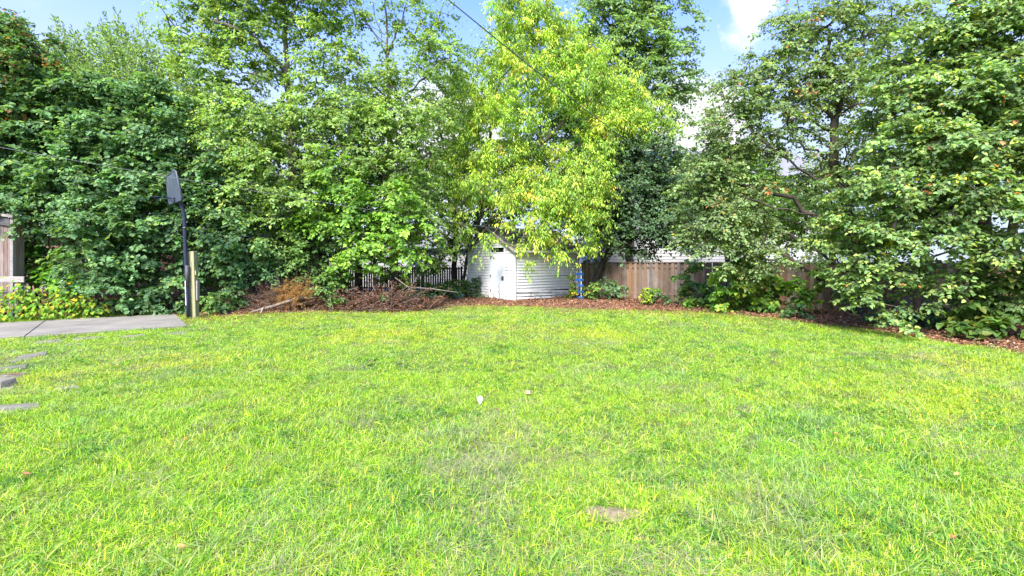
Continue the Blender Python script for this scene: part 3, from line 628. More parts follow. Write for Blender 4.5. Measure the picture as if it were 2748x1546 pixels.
# --- near right tree
b = gb(2620, 11.9)
tree('overhanging_tree', 'large leafy tree at the right edge, its branches drooping to the leaf litter', 'tree', b,
     [[b, W(2620, 760, 11.9), W(2640, 560, 11.9), W(2650, 300, 12), W(2640, 60, 12.2)]],
     [Lb(2470, 150, 12.4, 120, 80, 1.2), Lb(2600, 90, 12, 130, 80, 1.3), Lb(2730, 20, 11.6, 130, 90, 1.3), Lb(2420, 270, 12, 120, 80, 1.2), Lb(2560, 250, 11.4, 130, 80, 1.2), Lb(2710, 210, 11, 130, 90, 1.2), Lb(2850, 150, 11, 120, 120, 1.3),
      Lb(2460, 390, 11.4, 130, 80, 1.2), Lb(2610, 380, 10.9, 130, 80, 1.1), Lb(2760, 380, 10.5, 110, 90, 1.1), Lb(2330, 500, 11.9, 100, 60, 1.1), Lb(2470, 520, 11.1, 120, 70, 1.1), Lb(2620, 530, 10.6, 120, 80, 1), Lb(2760, 560, 10.2, 90, 90, 1),
      Lb(2260, 590, 12.2, 80, 50, .9, .9), Lb(2370, 620, 11.6, 100, 55, .9), Lb(2520, 650, 11, 110, 60, .9), Lb(2660, 680, 10.5, 90, 60, .8), Lb(2200, 660, 12.6, 45, 45, .6, 1.2), Lb(2290, 690, 12, 60, 45, .7), Lb(2420, 730, 11.4, 90, 50, .8), Lb(2560, 750, 11, 70, 50, .7), Lb(2360, 810, 11.2, 55, 40, .5, 1.2), Lb(2470, 810, 11.3, 50, 40, .5, .9),
      Lb(2400, 868, 10.9, 20, 26, .25, 2.5), Lb(2250, 770, 12.2, 50, 40, .6, 1), Lb(2330, 740, 12, 60, 40, .7, 1), Lb(2620, 800, 11.2, 70, 45, .6, 1), Lb(2720, 790, 10.8, 80, 50, .6, 1.1), Lb(2560, 845, 11.6, 60, 26, .5, 1), Lb(2900, 500, 10, 110, 150, 1.2), Lb(2890, 700, 9.8, 90, 90, 1)],
     8.2, 54, .074, NEAR, .17, spray=(.27, .12), hexa=True, twigs=True, parts=300, wratio=.82, extra=('dry_seeds', (.42, .17, .07), .012, .06, .035),
     limbs=[[W(2640, 560, 11.9), W(2520, 460, 11.5), W(2420, 430, 11.4)], [W(2640, 620, 11.9), W(2560, 560, 11.2), W(2460, 560, 11), W(2400, 600, 11)], [W(2650, 320, 12), W(2560, 230, 12), W(2520, 140, 12.2)]])

# --- shrubs and saplings: (px, d, lobes, label, palette, leaf, parts, group)
fgrp = 'saplings and weeds along the fence'
shr = [
 (2650, 11.0, [Lb(2630, 800, 10.8, 70, 50, .5), Lb(2700, 830, 10.5, 60, 45, .5), Lb(2600, 870, 10.6, 45, 30, .4), Lb(2730, 760, 10.5, 50, 50, .5), Lb(2740, 860, 10.4, 50, 36, .4), Lb(2660, 880, 10.5, 50, 22, .35)], 'broad-leaved sapling with yellowing leaves at the lower right edge', [((.07, .13, .025), 3), ((.05, .10, .02), 3), ((.15, .18, .03), 1)], .115, 80, 8, None),
 (2460, 13.2, [Lb(2460, 860, 12.4, 90, 30, .6), Lb(2380, 840, 12.8, 60, 35, .6), Lb(2540, 830, 12.6, 60, 50, .6)], 'dark green thicket under the overhanging tree on the right', DARKG, .09, 60, 8, fgrp),
 (1845, 18.7, [Lb(1842, 740, 18.5, 26, 20, .35, 1.3), Lb(1865, 755, 18.5, 22, 16, .35), Lb(1835, 790, 18.4, 30, 16, .4, 1.2), Lb(1850, 700, 18.6, 20, 20, .3)], 'slender maple sapling standing alone before the middle of the fence', MIDG, .13, 30, 12, fgrp),
 (1728, 19.3, [Lb(1733, 797, 19.2, 7, 18, .14, 7)], 'small lime-yellow weed at the edge of the leaf litter', [((.26, .32, .03), 1), ((.17, .26, .03), 1)], .085, 20, 14, fgrp),
 (1755, 19.8, [Lb(1755, 790, 19.7, 14, 20, .3, 2.5)], 'small yellow-green weed just right of the lime-yellow one', SAPL, .10, 0, 12, fgrp),
 (1593, 21.3, [Lb(1593, 785, 21.3, 26, 22, .5, 2.2)], 'low round bush with yellow-tipped leaves at the leaning trunk', MIDG+[((.4, .38, .04), .6)], .075, 20, 14, fgrp),
 (1652, 21.4, [Lb(1655, 785, 21.4, 24, 22, .5, 2), Lb(1625, 775, 21.6, 25, 22, .5, 1.5)], 'low dull green bush between the leaning tree and the lime weed', GREYG, .08, 0, 12, fgrp),
 (1790, 19, [Lb(1785, 795, 19, 25, 14, .4, 2)], 'sprawling pale weed on the fallen branch by the fence', GREYG, .08, 0, 10, fgrp),
 (1860, 17.8, [Lb(1860, 812, 17.7, 32, 17, .4, 2.5)], 'leafy weed with yellow bottom leaves below the lone sapling', SAPL, .10, 30, 10, fgrp),
 (1915, 18, [Lb(1912, 795, 17.8, 26, 35, .5, 2), Lb(1905, 830, 17.5, 25, 12, .4, 1.8)], 'dark heart-leaved bush right of the lone sapling', MIDG, .11, 30, 10, fgrp),
 (2010, 16.6, [Lb(1975, 740, 16.4, 60, 40, .6, 1.2), Lb(2040, 770, 16.2, 55, 40, .6, 1.4), Lb(1960, 800, 16.4, 60, 30, .5, 1.3), Lb(2080, 800, 16, 40, 40, .5, 1.3), Lb(2010, 690, 16.6, 60, 30, .6, .8), Lb(2140, 790, 15.6, 40, 45, .5)], 'tangled bright green sapling clump hiding the fence boards', SAPL, .115, 120, 9, fgrp),
 (2135, 14.6, [Lb(2135, 835, 14.5, 28, 22, .35, 2.6)], 'small dark bush at the foot of the fence under the spreading tree', LILAC, .085, 20, 10, fgrp),
 (2230, 15.2, [Lb(2215, 760, 15, 45, 40, .5), Lb(2200, 720, 15, 40, 30, .5), Lb(2290, 780, 14.6, 50, 40, .5)], 'loose yellow-green vine tangle on the fence at the right', SAPL, .08, 0, 9, fgrp),
 (1300, 22.2, [Lb(1276, 770, 22.8, 6, 34, .18, 5), Lb(1282, 792, 22.6, 18, 8, .25, 4)], 'tall thin weed growing up the front wall of the shed', DARKG, .075, 0, 16, None),
 (1545, 21.9, [Lb(1536, 742, 22, 12, 9, .2, 3), Lb(1533, 775, 21.9, 7, 24, .16, 4), Lb(1536, 794, 21.8, 12, 8, .2, 3)], 'vine with yellow leaves climbing over the blue slats', [((.09, .18, .03), 3), ((.45, .36, .03), 1.2)], .085, 30, 14, None),
 (1090, 20.6, [Lb(1060, 735, 20.6, 40, 22, .5, 1.2), Lb(1150, 720, 20.8, 34, 22, .5, 1), Lb(1120, 765, 20.6, 50, 20, .5, 1.2)], 'loose dark bush between the second brush pile and the picket fence', MIDG, .09, 0, 9, None),
 (1215, 22.6, [Lb(1190, 780, 22.6, 55, 25, .7, 1.5), Lb(1235, 770, 23, 25, 28, .5, 1.6)], 'dark weeds left of the shed beside the picket fence', MIDG, .09, 0, 12, None),
 (880, 17.4, [Lb(880, 768, 17.4, 30, 30, .5, 2), Lb(905, 745, 17.6, 30, 25, .5, 1.4)], 'bright sapling growing between the two brush piles', MIDG, .12, 30, 12, None),
 (890, 16.6, [Lb(888, 810, 16.6, 18, 12, .3, 3)], 'tiny weed in the leaf litter before the gap of the brush piles', MIDG, .10, 10, 12, None),
 (1040, 17.2, [Lb(1038, 805, 17.2, 11, 14, .22, 4)], 'small dark ivy clump before the second brush pile', LILAC, .07, 0, 14, None),
 (1135, 18.8, [Lb(1130, 795, 18.7, 45, 12, .5, 2.4)], 'low creeping weeds at the right end of the second brush pile', DARKG, .08, 0, 12, None),
 (600, 16.4, [Lb(590, 815, 16.2, 45, 26, .5, 2.2)], 'low fresh green weed clump right of the wooden post', MIDG, .10, 60, 12, None),
 (110, 16, [Lb(88, 660, 16.2, 34, 26, .5, .8), Lb(100, 712, 16, 48, 30, .5, 1.2), Lb(150, 752, 15.8, 40, 30, .5, 1), Lb(85, 770, 15.7, 34, 22, .3, 1.2)], 'broad-leaved green plant in the dark gap beside the wooden shelter', [((.12, .26, .03), 3), ((.08, .18, .03), 3), ((.3, .34, .04), .8)], .16, 100, 8, None),
]
for (px, d, lob, lab, pal, lf, pr, dn, grp) in shr:
    b = gb(px, d)
    tops = [l[0] for l in lob]
    tree('shrub' if lf < .11 else 'sapling', lab, 'shrub' if lf < .11 else 'plant', b, [[b+np.array([rng.normal(0, .05), rng.normal(0, .05), 0]), (b+t)/2+rng.normal(0, .05, 3), t] for t in tops[:4]],
         lob, dn*1.3, 34, lf, pal, .02, spray=(.17, .10), hexa=True, parts=pr, twig=.003, minz=.06, bark=M_stem, wratio=.8, group=grp, crown='foliage')

# row of yellow-green plants at the pad's far edge
DIRU = np.array([.8, .6])
for k in range(13):
    t = 3.1+k*.5; row = k % 2
    p = np.array(PAD[1])-DIRU*(t-.9)+np.array([-.6, .8])*(.38+.42*row); base = np.array([p[0], p[1], 0]); hh = .42+.42*row
    pal = [((.24, .40, .03), 3), ((.12, .28, .03), 2.5), ((.55, .48, .03), 1.3), ((.6, .36, .04), .25)]
    root = thing('leafy_plant', ('knee-high' if row else 'low')+' yellow-green leafy plant beyond the concrete pad, '+['nearest','second nearest','third nearest','fourth nearest','fifth nearest','sixth nearest','seventh nearest'][k//2]+(' the lilacs in the back row' if row else ' the lilacs in the front row'), 'plant', base, 'yellow-green plants along the far edge of the concrete pad')
    n = 190 if row else 110; n2 = n
    c = base+np.array([0, 0, hh*.72]); q = rng.normal(0, 1, (n, 3))*np.array([.26, .22, .14+.1*row])
    Pq = c+q; Pq[:, 2] = np.maximum(Pq[:, 2], .06)
    Aq = unit(q*np.array([1, 1, .2])*3+np.array([.1, -.45, -.7])); Nq = unit(q*.8+np.array([0, -.5, .8])+rng.normal(0, .25, (n, 3)))
    emit_leaves(root, base, Pq, Aq, Nq, .125*np.exp(rng.normal(0, .2, n)), .095*np.ones(n), pick_cols(n, pal, .12), True, 22, 'foliage')
    st = MB()
    for s_ in range(7):
        q_ = rng.normal(0, .14, 2); st.tube([base+np.array([q_[0]*.3, q_[1]*.3, 0]), base+np.array([q_[0], q_[1], hh*.6]), base+np.array([q_[0]*1.6, q_[1]*1.6, hh*1.1])], .006, 4)
    st.build('stems', M_stem, root, base)['kind'] = 'stuff'
# white flower spikes
M_flower = simple('pale_lilac_flower', (.66, .68, .86), (.8, .8, .86), 20, .6, bd=0)
for k, (px, py, d) in enumerate(((66, 772, 14.6), (114, 768, 14.7), (165, 766, 14.7), (164, 737, 14.9))):
    c = W(px, py, d); base = np.array([c[0], c[1], 0])
    root = thing('flower_spike', ['pale lilac flower spike nearest the wooden bench', 'pale lilac flower spike in the middle of the row', 'lower of the two pale lilac flower spikes by the lilac hedge', 'upper of the two pale lilac flower spikes by the lilac hedge'][k], 'flower', base, 'pale flower spikes above the yellow-green plants')
    MB().tube([base, (base+c)/2+np.array([.02, 0, 0]), c+np.array([0, 0, .12])], .007, 5).build('stem', M_stem, root, base)
    fl = MB()
    for j in range(46):
        t = random.random(); a = random.random()*6.28; r = .055*(1.15-t)+.01
        p = c+np.array([math.cos(a)*r+t*.03, math.sin(a)*r, -.13+t*.28]); q = np.array([math.cos(a), math.sin(a), .4])*.03; s_ = np.array([-math.sin(a), math.cos(a), 0])*.015
        fl.add([p, p+q*.6+s_, p+q, p+q*.6-s_], [(0, 1, 2, 3)])
    f = fl.build('blossom', M_flower, root, base); f['kind'] = 'stuff'

# ------------------------------------------------------------------ shed
SC = vec(.13, 21.07, 0); E1 = vec(math.cos(R(130)), math.sin(R(130)), 0); E2 = vec(math.cos(R(40)), math.sin(R(40)), 0)
LA, LBb = 3.53, 4.07; WH = 2.35; RZ = 3.32
shed = thing('garden_shed', 'white clapboard shed with grey door and dark gabled roof under the yellow maple', 'shed', SC)
def SF(p): return tuple(E1*p[0]+E2*p[1]+np.array([0, 0, p[2]]))       # local -> relative to SC
def sbox(name, a0, a1, b0, b1, z0, z1, mat, parent=shed, bevel=.003):
    return MB().box(a0, a1, b0, b1, z0, z1, SF).build(name, mat, parent, bevel=bevel)
def roof_z(a): return WH+(RZ-WH)*(1-abs(a-LA/2)/(LA/2))
# core (walls behind the boards)
core = MB()
def prism(m, prof, b0, b1):                # prof: (a,z) polygon
    n = len(prof); m.add([SF((a, b0, z)) for a, z in prof]+[SF((a, b1, z)) for a, z in prof], [tuple(range(n)), tuple(range(n, 2*n))[::-1]]+[(i, n+i, n+(i+1) % n, (i+1) % n) for i in range(n)]); return m
DA0, DA1, DZ, TZ0, TZ1 = .747, 1.731, 2.12, 2.17, 2.42
prism(core, [(.03, 0), (DA0, 0), (DA0, TZ1), (.03, TZ1)], .03, .08)
prism(core, [(DA1, 0), (LA-.03, 0), (LA-.03, TZ1-.08), (DA1, TZ1)], .03, .08)
prism(core, [(.03, TZ1), (LA-.03, TZ1-.08), (LA/2, RZ-.03)], .03, .08)
prism(core, [(.03, 0), (LA-.03, 0), (LA-.03, WH-.02), (LA/2, RZ-.05), (.03, WH-.02)], LBb-.08, LBb-.03)
core.box(.03, .08, .08, LBb-.08, 0, WH-.02, SF); core.box(LA-.08, LA-.03, .08, LBb-.08, 0, WH-.02, SF)
core.build('wall', M_shade_sheath, shed)
sbox('foundation', -.02, LA+.02, -.02, LBb+.02, -.05, .07, M_concrete)
ROW = .128
def clap(name, pts, mat=M_siding):         # pts: four outer corner points handled by caller
    pass
def front_board(a0, a1, z0, z1, a1t=None, a0t=None):
    a1t = a1 if a1t is None else a1t; a0t = a0 if a0t is None else a0t
    m = MB(); m.hexa([SF((a0, -.034, z0)), SF((a1, -.034, z0)), SF((a1, .03, z0)), SF((a0, .03, z0)), SF((a0t, -.004, z1)), SF((a1t, -.004, z1)), SF((a1t, .03, z1)), SF((a0t, .03, z1))])
    return m.build('siding_board', M_siding, shed)
k = 0; z = .08
while z < RZ-.1:
    z1 = z+ROW-.010; jt = random.uniform(-.003, .003)
    def lim(zz): return 0 if zz < WH else (zz-WH)/(RZ-WH)*LA/2
    lo0, lo1 = max(.1, lim(z)+.02), max(.1, lim(z1)+.02)
    hi0, hi1 = LA-lo0, LA-lo1
    if z1 < TZ1+.06:
        front_board(lo0, DA0-.07, z+jt, z1+jt, DA0-.07, lo1); front_board(DA1+.07, hi0, z+jt, z1+jt, hi1)
    elif hi1-lo1 > .1: front_board(lo0, hi0, z, z1, hi1, lo1)
    z += ROW
def side_board(b0, b1, zl0, zr0, h, out_=0):
    m = MB(); m.hexa([SF((-.034-out_, b0, zl0)), SF((-.034-out_, b1, zr0)), SF((.03, b1, zr0)), SF((.03, b0, zl0)), SF((-.004-out_, b0, zl0+h)), SF((-.004-out_, b1, zr0+h)), SF((.03, b1, zr0+h)), SF((.03, b0, zl0+h))])
    return m.build('siding_board', M_siding, shed)
SEAM = 3.42
for r_ in range(18):
    z = .08+r_*ROW; h = ROW-.010
    if r_ < 3:                              # buckled bottom boards
        sg = (-.05, -.035, -.085)[r_]
        side_board(.1, SEAM+.02, z+(.07 if r_ == 2 else .02), z+sg+.02, h-.01, .012+.006*r_)
    else:
        wv = random.uniform(-.012, .006)*(1 if r_ < 9 else .4)
        side_board(.1, SEAM, z, z+wv, h)
    side_board(SEAM+.006, LBb-.1, z+random.uniform(-.006, .004), z, h)
for a, b_ in ((-.03, .10),):
    sbox('corner_board', -.05, .1, -.05, .03, .02, WH+.04, M_trim)
    sbox('corner_board', LA-.1, LA+.03, -.04, .03, .02, WH+.02, M_trim)
    sbox('corner_board', -.04, .03, LBb-.1, LBb+.03, .02, WH, M_trim)
# door
sbox('door_jamb', DA0-.07, DA0, -.035, .06, .05, TZ1+.05, M_trim); sbox('door_jamb', DA1, DA1+.07, -.035, .06, .05, TZ1+.05, M_trim)
sbox('door_lintel', DA0, DA1, -.03, .06, DZ, TZ0, M_trim); sbox('door_lintel', DA0, DA1, -.03, .06, TZ1, TZ1+.05, M_trim)
sbox('opening_shade_panel', DA0, DA1, .10, .12, TZ0, TZ1, M_dark)  # near-black panel; the shade inside the transom is put into its colour
door = sbox('door', DA0+.008, DA1-.008, -.018, .022, .07, DZ-.012, M_door, bevel=.006)
kb = MB(); kc = [SF((DA0+.09, b_, .98)) for b_ in (-.019, -.035, -.06, -.085, -.095)]
kb.tube(kc, [.03, .012, .02, .034, .018], 12); kb.build('handle', M_metal, door, smooth=True)
sbox('strike_plate', DA0+.02, DA0+.17, -.0215, -.019, .89, 1.09, M_metal, door)
for zz in (.35, 1.02, 1.85): sbox('hinge', DA1-.03, DA1+.012, -.04, -.0215, zz, zz+.13, M_rust, door, .002)
# peeling crack down the door
pc = [(1.10, .78), (1.14, .66), (1.09, .58), (1.08, .45), (1.12, .38), (1.06, .3), (1.08, .2), (1.04, .1)]
cr = MB()
for (a0, z0), (a1, z1) in zip(pc[:-1], pc[1:]):
    for j in range(3):
        o_a = random.uniform(-.035, .035); wd = random.uniform(.006, .016)
        cr.add([SF((a0+o_a-wd, -.0205, z0)), SF((a0+o_a+wd, -.0205, z0)), SF((a1+o_a*.3+wd*.5, -.0205, z1)), SF((a1+o_a*.3-wd*.5, -.0205, z1))], [(0, 1, 2, 3)])
c_o = cr.build('peeled_paint', M_rust, door); c_o['kind'] = 'stuff'
# roof
SL = math.hypot(LA/2+.2, (RZ-WH)*(LA/2+.2)/(LA/2))
for side in (1, -1):
    def RP(s, b, t): # s metres down slope from ridge, b along, t thickness up
        ca = (LA/2+.2)/SL; sa = (RZ-WH)*(LA/2+.2)/(LA/2)/SL
        return SF((LA/2-side*(s*ca)+(-side)*t*sa*0 - side*t*sa, b, RZ+.02-s*sa+t*ca))
    m = MB(); m.hexa([RP(0, -.2, 0), RP(0, LBb+.2, 0), RP(SL, LBb+.2, 0), RP(SL, -.2, 0), RP(0, -.2, .03), RP(0, LBb+.2, .03), RP(SL, LBb+.2, .03), RP(SL, -.2, .03)])
    rf = m.build('roof', M_shingle, shed)
    nr = 13
    for q in range(nr):
        s0 = q*SL/nr; s1 = (q+1)*SL/nr+.03
        nb = 14
        for j in range(nb):
            if side == -1 and j % 2: continue
            wdt = (LBb+.4)/nb*(2 if side == -1 else 1); b0 = -.2+j*(LBb+.4)/nb+.003; b1 = b0+wdt-.006
            o_ = random.uniform(0, .004)
            m = MB(); m.hexa([RP(s0, b0, .031), RP(s0, b1, .031), RP(s1, b1, .031), RP(s1, b0, .031), RP(s0, b0, .034), RP(s0, b1, .034), RP(s1, b1, .046+o_), RP(s1, b0, .046+o_)])
            m.build('shingle', M_shingle, rf)
for side in (0, 1):
    a0 = -.2 if side == 0 else LA+.2
    m = MB(); ze = WH-(RZ-WH)*.2/(LA/2)
    pr = [(a0, ze-.10), (a0, ze+.02), (LA/2, RZ+.02), (LA/2, RZ-.10)]
    if side: pr = pr[::-1]
    prism(m, pr, -.225, -.203); m.build('barge_board', M_greywood, shed)
sbox('fascia_board', -.222, -.203, -.2, LBb+.2, ze-.09, ze+.02, M_trim)

# ------------------------------------------------------------------ right fence
def fpt(x): return np.array([x, 26.86-.918*x])
fx0, fx1 = 3.42, 19.0; p0 = fpt(fx0); p1 = fpt(fx1); FL = np.linalg.norm(p1-p0); fd = (p1-p0)/FL; fn = np.array([fd[1], -fd[0]])
if fn[1] > 0: fn = -fn                    # towards the garden
fence = thing('board_fence', 'brown board-on-board privacy fence running along the right side', 'fence', (p0[0], p0[1], 0))
def FF(p): return (fd[0]*p[0]-fn[0]*p[1], fd[1]*p[0]-fn[1]*p[1], p[2])
s = 0; k = 0
while s < FL:
    wd = random.uniform(.132, .142); off = 0 if k % 2 == 0 else .05
    zt = 1.70+random.uniform(-.012, .006); gapv = random.choice((0, 0, .012, .02, .03)) if s < 8.5 else random.choice((0, 0, 0, .012))
    MB().box(s, s+wd, off, off+.02, .04+random.uniform(-.02, .02), zt, FF).build('board', M_fence, fence); s += wd*.86+gapv if k % 2 else wd*.86+gapv; k += 1
for z in (.3, 1.45): 
    q = 0
    while q < FL: MB().box(q, min(q+2.44, FL)-.005, .024, .046, z, z+.085, FF).build('rail', M_fence, fence); q += 2.44
q = 0
while q < FL:
    MB().box(q, q+.1, .072, .17, 0, 1.74, FF).build('post', M_fence, fence)
    MB().box(q, min(q+2.44, FL)-.006, -.025, .11, 1.705, 1.735, FF).build('cap_rail', M_fence, fence); q += 2.44

# ------------------------------------------------------------------ left picket fence + chain link
pf = thing('picket_fence', 'dark weathered picket fence left of the shed with light between its pickets', 'fence', (-9.3, 26.2, 0))
x = 0; 
while x < 6.6:
    wd = random.uniform(.075, .09); MB().box(x, x+wd, 0, .02, .08, 1.47+random.uniform(-.02, .02)).build('picket', M_fence_dark, pf); x += wd+random.uniform(.035, .05)
for z in (.3, 1.33): MB().box(0, 6.6, .022, .06, z, z+.08).build('rail', M_fence_dark, pf)
for x in (0, 2.2, 4.4, 6.5): MB().box(x, x+.1, .062, .15, 0, 1.5).build('post', M_fence_dark, pf)
M_wire = simple('galvanised_wire', (.4, .41, .42), (.3, .3, .31), 10, .5, .6, bd=0)
cf = thing('chain_link_fence', 'low grey chain link fence seen behind the brush piles', 'fence', (-19, 23.4, 0))
for q in range(5): MB().tube([(q*2.4, 0, 0), (q*2.4, 0, 1.12)], .025, 8).build('post', M_wire, cf)
MB().tube([(0, 0, 1.1), (9.6, 0, 1.1)], .018, 6).build('top_rail', M_wire, cf)
cm = MB()
for q in range(-16, 150):
    for sg in (1, -1):
        x0 = q*.0668; x1 = x0+1.05*sg
        a, b_ = (x0, .03), (x1, 1.08)
        if min(x0, x1) < 0 or max(x0, x1) > 9.6: continue
        cm.tube([(x0, .004*sg, .03), (x1, .004*sg, 1.08)], .0028, 3, cap=False)
cm.build('mesh', M_wire, cf)['kind'] = 'stuff'
# paving of the neighbour's drive beyond
MB().add([(-24, 27.2, .01), (1, 27.2, .01), (1, 34, .01), (-24, 34, .01)], [(0, 1, 2, 3)]).build('neighbour_driveway', M_asph)['kind'] = 'structure'

# ------------------------------------------------------------------ neighbour buildings
def house(name, label, x0, x1, y0, y1, h, ridge, wall_m, wins, along='x', board=.0, roofm=M_roofg, brick=False):
    r = thing(name, label, 'house', (x0, y0, 0)); X, Y = x1-x0, y1-y0
    MB().box(0, X, 0, Y, 0, h).build('wall', wall_m, r)
    if board:
        z = .3
        while z < h-.05:
            m = MB(); m.hexa([(0, -.03, z), (X, -.03, z), (X, -.002, z), (0, -.002, z), (0, -.008, z+board-.01), (X, -.008, z+board-.01), (X, -.002, z+board-.01), (0, -.002, z+board-.01)]); m.build('siding_board', wall_m, r); z += board
    m = MB(); o = .4
    if along == 'x': m.add([(-o, -o, h), (X+o, -o, h), (X+o, Y+o, h), (-o, Y+o, h), (-o, Y/2, ridge), (X+o, Y/2, ridge)], [(0, 1, 5, 4), (2, 3, 4, 5), (0, 4, 3), (1, 2, 5), (0, 3, 2, 1)])
    else: m.add([(-o, -o, h), (X+o, -o, h), (X+o, Y+o, h), (-o, Y+o, h), (X/2, -o, ridge), (X/2, Y+o, ridge)], [(0, 1, 4), (1, 2, 5, 4), (2, 3, 5), (3, 0, 4, 5), (0, 3, 2, 1)])
    rf = m.build('roof', roofm, r)
    for (a, b_, c, d_) in wins:
        f = MB(); t = .07
        f.box(a, b_, -.07, -.032, c, c+t); f.box(a, b_, -.07, -.032, d_-t, d_); f.box(a, a+t, -.07, -.032, c+t, d_-t); f.box(b_-t, b_, -.07, -.032, c+t, d_-t); f.box((a+b_)/2-.025, (a+b_)/2+.025, -.065, -.032, c+t, d_-t)
        fo = f.build('window', M_trim, r); MB().box(a+t, b_-t, -.045, -.034, c+t, d_-t).build('pane', M_glass, fo)
    return r
house('neighbour_house', 'tall white sided house with grey roof glimpsed beyond the right fence', 5.2, 20, 31, 40, 7.2, 9.9, M_stuccow, [(8.6, 9.4, 1.5, 2.4), (6.8, 8.2, 4.2, 5.6), (11.5, 13, 4.2, 5.6)], board=.2)
house('neighbour_garage', 'low white garage glimpsed above the picket fence left of the shed', -12.5, -1.5, 34.2, 40, 2.7, 4.4, M_stuccow, [(5, 6.2, 1.1, 2.1)], board=.2)
hb = house('brick_house', 'pinkish brick house barely seen through the lilacs on the left', -30, -13.5, 27, 35, 3.1, 5.2, M_brick, [(11.5, 13, 1, 2.2), (6, 8, 1, 2.2), (14.2, 15.1, .1, 2.1)])

# ------------------------------------------------------------------ wooden shelter and bench at the left edge
bx, by = -15.5, 15.05
sh = thing('wooden_shelter', 'weathered wooden shelter with peeling red-brown boards at the left edge', 'shelter', (bx, by, 0))
sx = 0
while sx > -3.6:
    wd = random.uniform(.12, .14); MB().box(sx-wd-.1, sx-.106, .03, .055, .15, 2.9-sx*.12).build('board', M_redwood, sh, bevel=.003); sx -= wd
MB().box(-.1, 0, -.03, .08, 0, 3.12).build('post', M_greywood, sh, bevel=.005)
MB().box(-3.7, -3.6, -.03, .08, 0, 3.6).build('post', M_greywood, sh, bevel=.005)
m = MB(); m.hexa([(-3.7, -.04, 3.36), (-.1, -.04, 2.84), (-.1, .02, 2.84), (-3.7, .02, 3.36), (-3.7, -.04, 3.6), (-.1, -.04, 3.08), (-.1, .02, 3.08), (-3.7, .02, 3.6)]); m.build('beam', M_beam, sh)
m = MB(); m.hexa([(-3.8, -.1, 3.61), (.06, -.1, 3.09), (.06, .4, 3.09), (-3.8, .4, 3.61), (-3.8, -.1, 3.68), (.06, -.1, 3.17), (.06, .4, 3.17), (-3.8, .4, 3.68)]); m.build('roof', M_greywood, sh)
for q in range(2): MB().box(-.06, -.035, .09+q*.138, .09+q*.138+.13, .12, 2.95).build('board', M_redwood, sh)
rb = thing('wooden_bench', 'weathered grey plank bench rail in front of the wooden shelter', 'bench', (-14.62, 14.5, 0))
MB().box(-3, 0, -.02, .025, 1.11, 1.285).build('backrest', M_greywood, rb, bevel=.006)
MB().box(-3, -.5, -.45, -.02, .78, .83).build('seat', M_greywood, rb, bevel=.006)
MB().box(-3, -.5, -.475, -.452, .66, .82).build('apron', M_greywood, rb, bevel=.006)
for x in (-.32, -2.7): MB().box(x, x+.1, .027, .09, 0, 1.2).build('leg', M_greywood, rb)
for x in (-.62, -2.7): MB().box(x, x+.08, -.44, -.36, 0, .779).build('leg', M_greywood, rb)

# ------------------------------------------------------------------ basketball hoop
hp = gb(506, 14.64); hoop = thing('basketball_hoop', 'black basketball hoop with tilted scuffed backboard beside the concrete pad', 'basketball hoop', hp)
def HR(px, py, d): return W(px, py, d)-hp
pts = [vec(.0, 0, -.05), HR(503.5, 800, 14.64), HR(500.5, 740, 14.64), HR(498, 690, 14.64), HR(496, 640, 14.64), HR(495.5, 605, 14.64), HR(494, 580, 14.64), HR(490, 561, 14.62), HR(484, 546, 14.6), HR(478, 536, 14.58), HR(473, 528, 14.56)]
MB().tube(pts, [.052]*4+[.05]*2+[.048]*5, 14).build('pole', M_pole, hoop, smooth=True)
MB().tube([HR(502.2, 770, 14.64)+vec(0, 0, 0), HR(501.6, 712, 14.64)], .0535, 14).build('pole_sleeve', simple('scuffed_pole', (.05, .045, .05), (.09, .08, .08), 20, .6), hoop, smooth=True)
for a, b_ in ((753, 786), (788, 819)):
    m = MB(); c0 = HR(500.6+ (a-753)*.03, a, 14.64); c1 = HR(500.6+(b_-753)*.03, b_, 14.64)
    for cc in (c0, c1):
        pass
    V_ = []; 
    for cc in (c0, c1):
        for an in np.linspace(R(195), R(262), 5): V_.append(cc+vec(math.cos(an)*.0555+.012, math.sin(an)*.0555, 0))
    m.add(V_, [(i, i+1, i+6, i+5) for i in range(4)]); m.build('white_tape', M_tape, hoop)
MB().tube([HR(496, 611, 14.64)+vec(math.cos(a)*.062, math.sin(a)*.062, .006*math.cos(a*2)) for a in np.linspace(0, 6.28, 14)[:-1]], .008, 5, closed=True).build('clamp', M_metal, hoop)
TL, TR, BR, BL = HR(447, 475, 15.2), HR(470, 456, 14.1), HR(490, 536, 14.1), HR(454.5, 548, 15.2)
nrm_ = unit(np.cross(TR-TL, BL-TL)); nrm_ = nrm_ if nrm_[0] < 0 else -nrm_
def bil(u, v): return (TL*(1-u)+TR*u)*(1-v)+(BL*(1-u)+BR*u)*v
m = MB(); t = nrm_*.018
q = [bil(.02, .98), bil(.98, .98), bil(.98, .02), bil(.02, .02)]
m.hexa([p-t for p in q]+[p+t for p in q]); bb = m.build('backboard', M_board, hoop)
fr = MB(); c4 = [bil(0, 0), bil(1, 0), bil(1, 1), bil(0, 1)]
rr = []
for i in range(4):
    a, b_ = c4[i], c4[(i+1) % 4]; rr += [a+(b_-a)*.05, a+(b_-a)*.5, a+(b_-a)*.95]
fr.tube(rr, .034, 8, closed=True); fr.build('backboard_frame', M_boardrim, hoop, smooth=True)
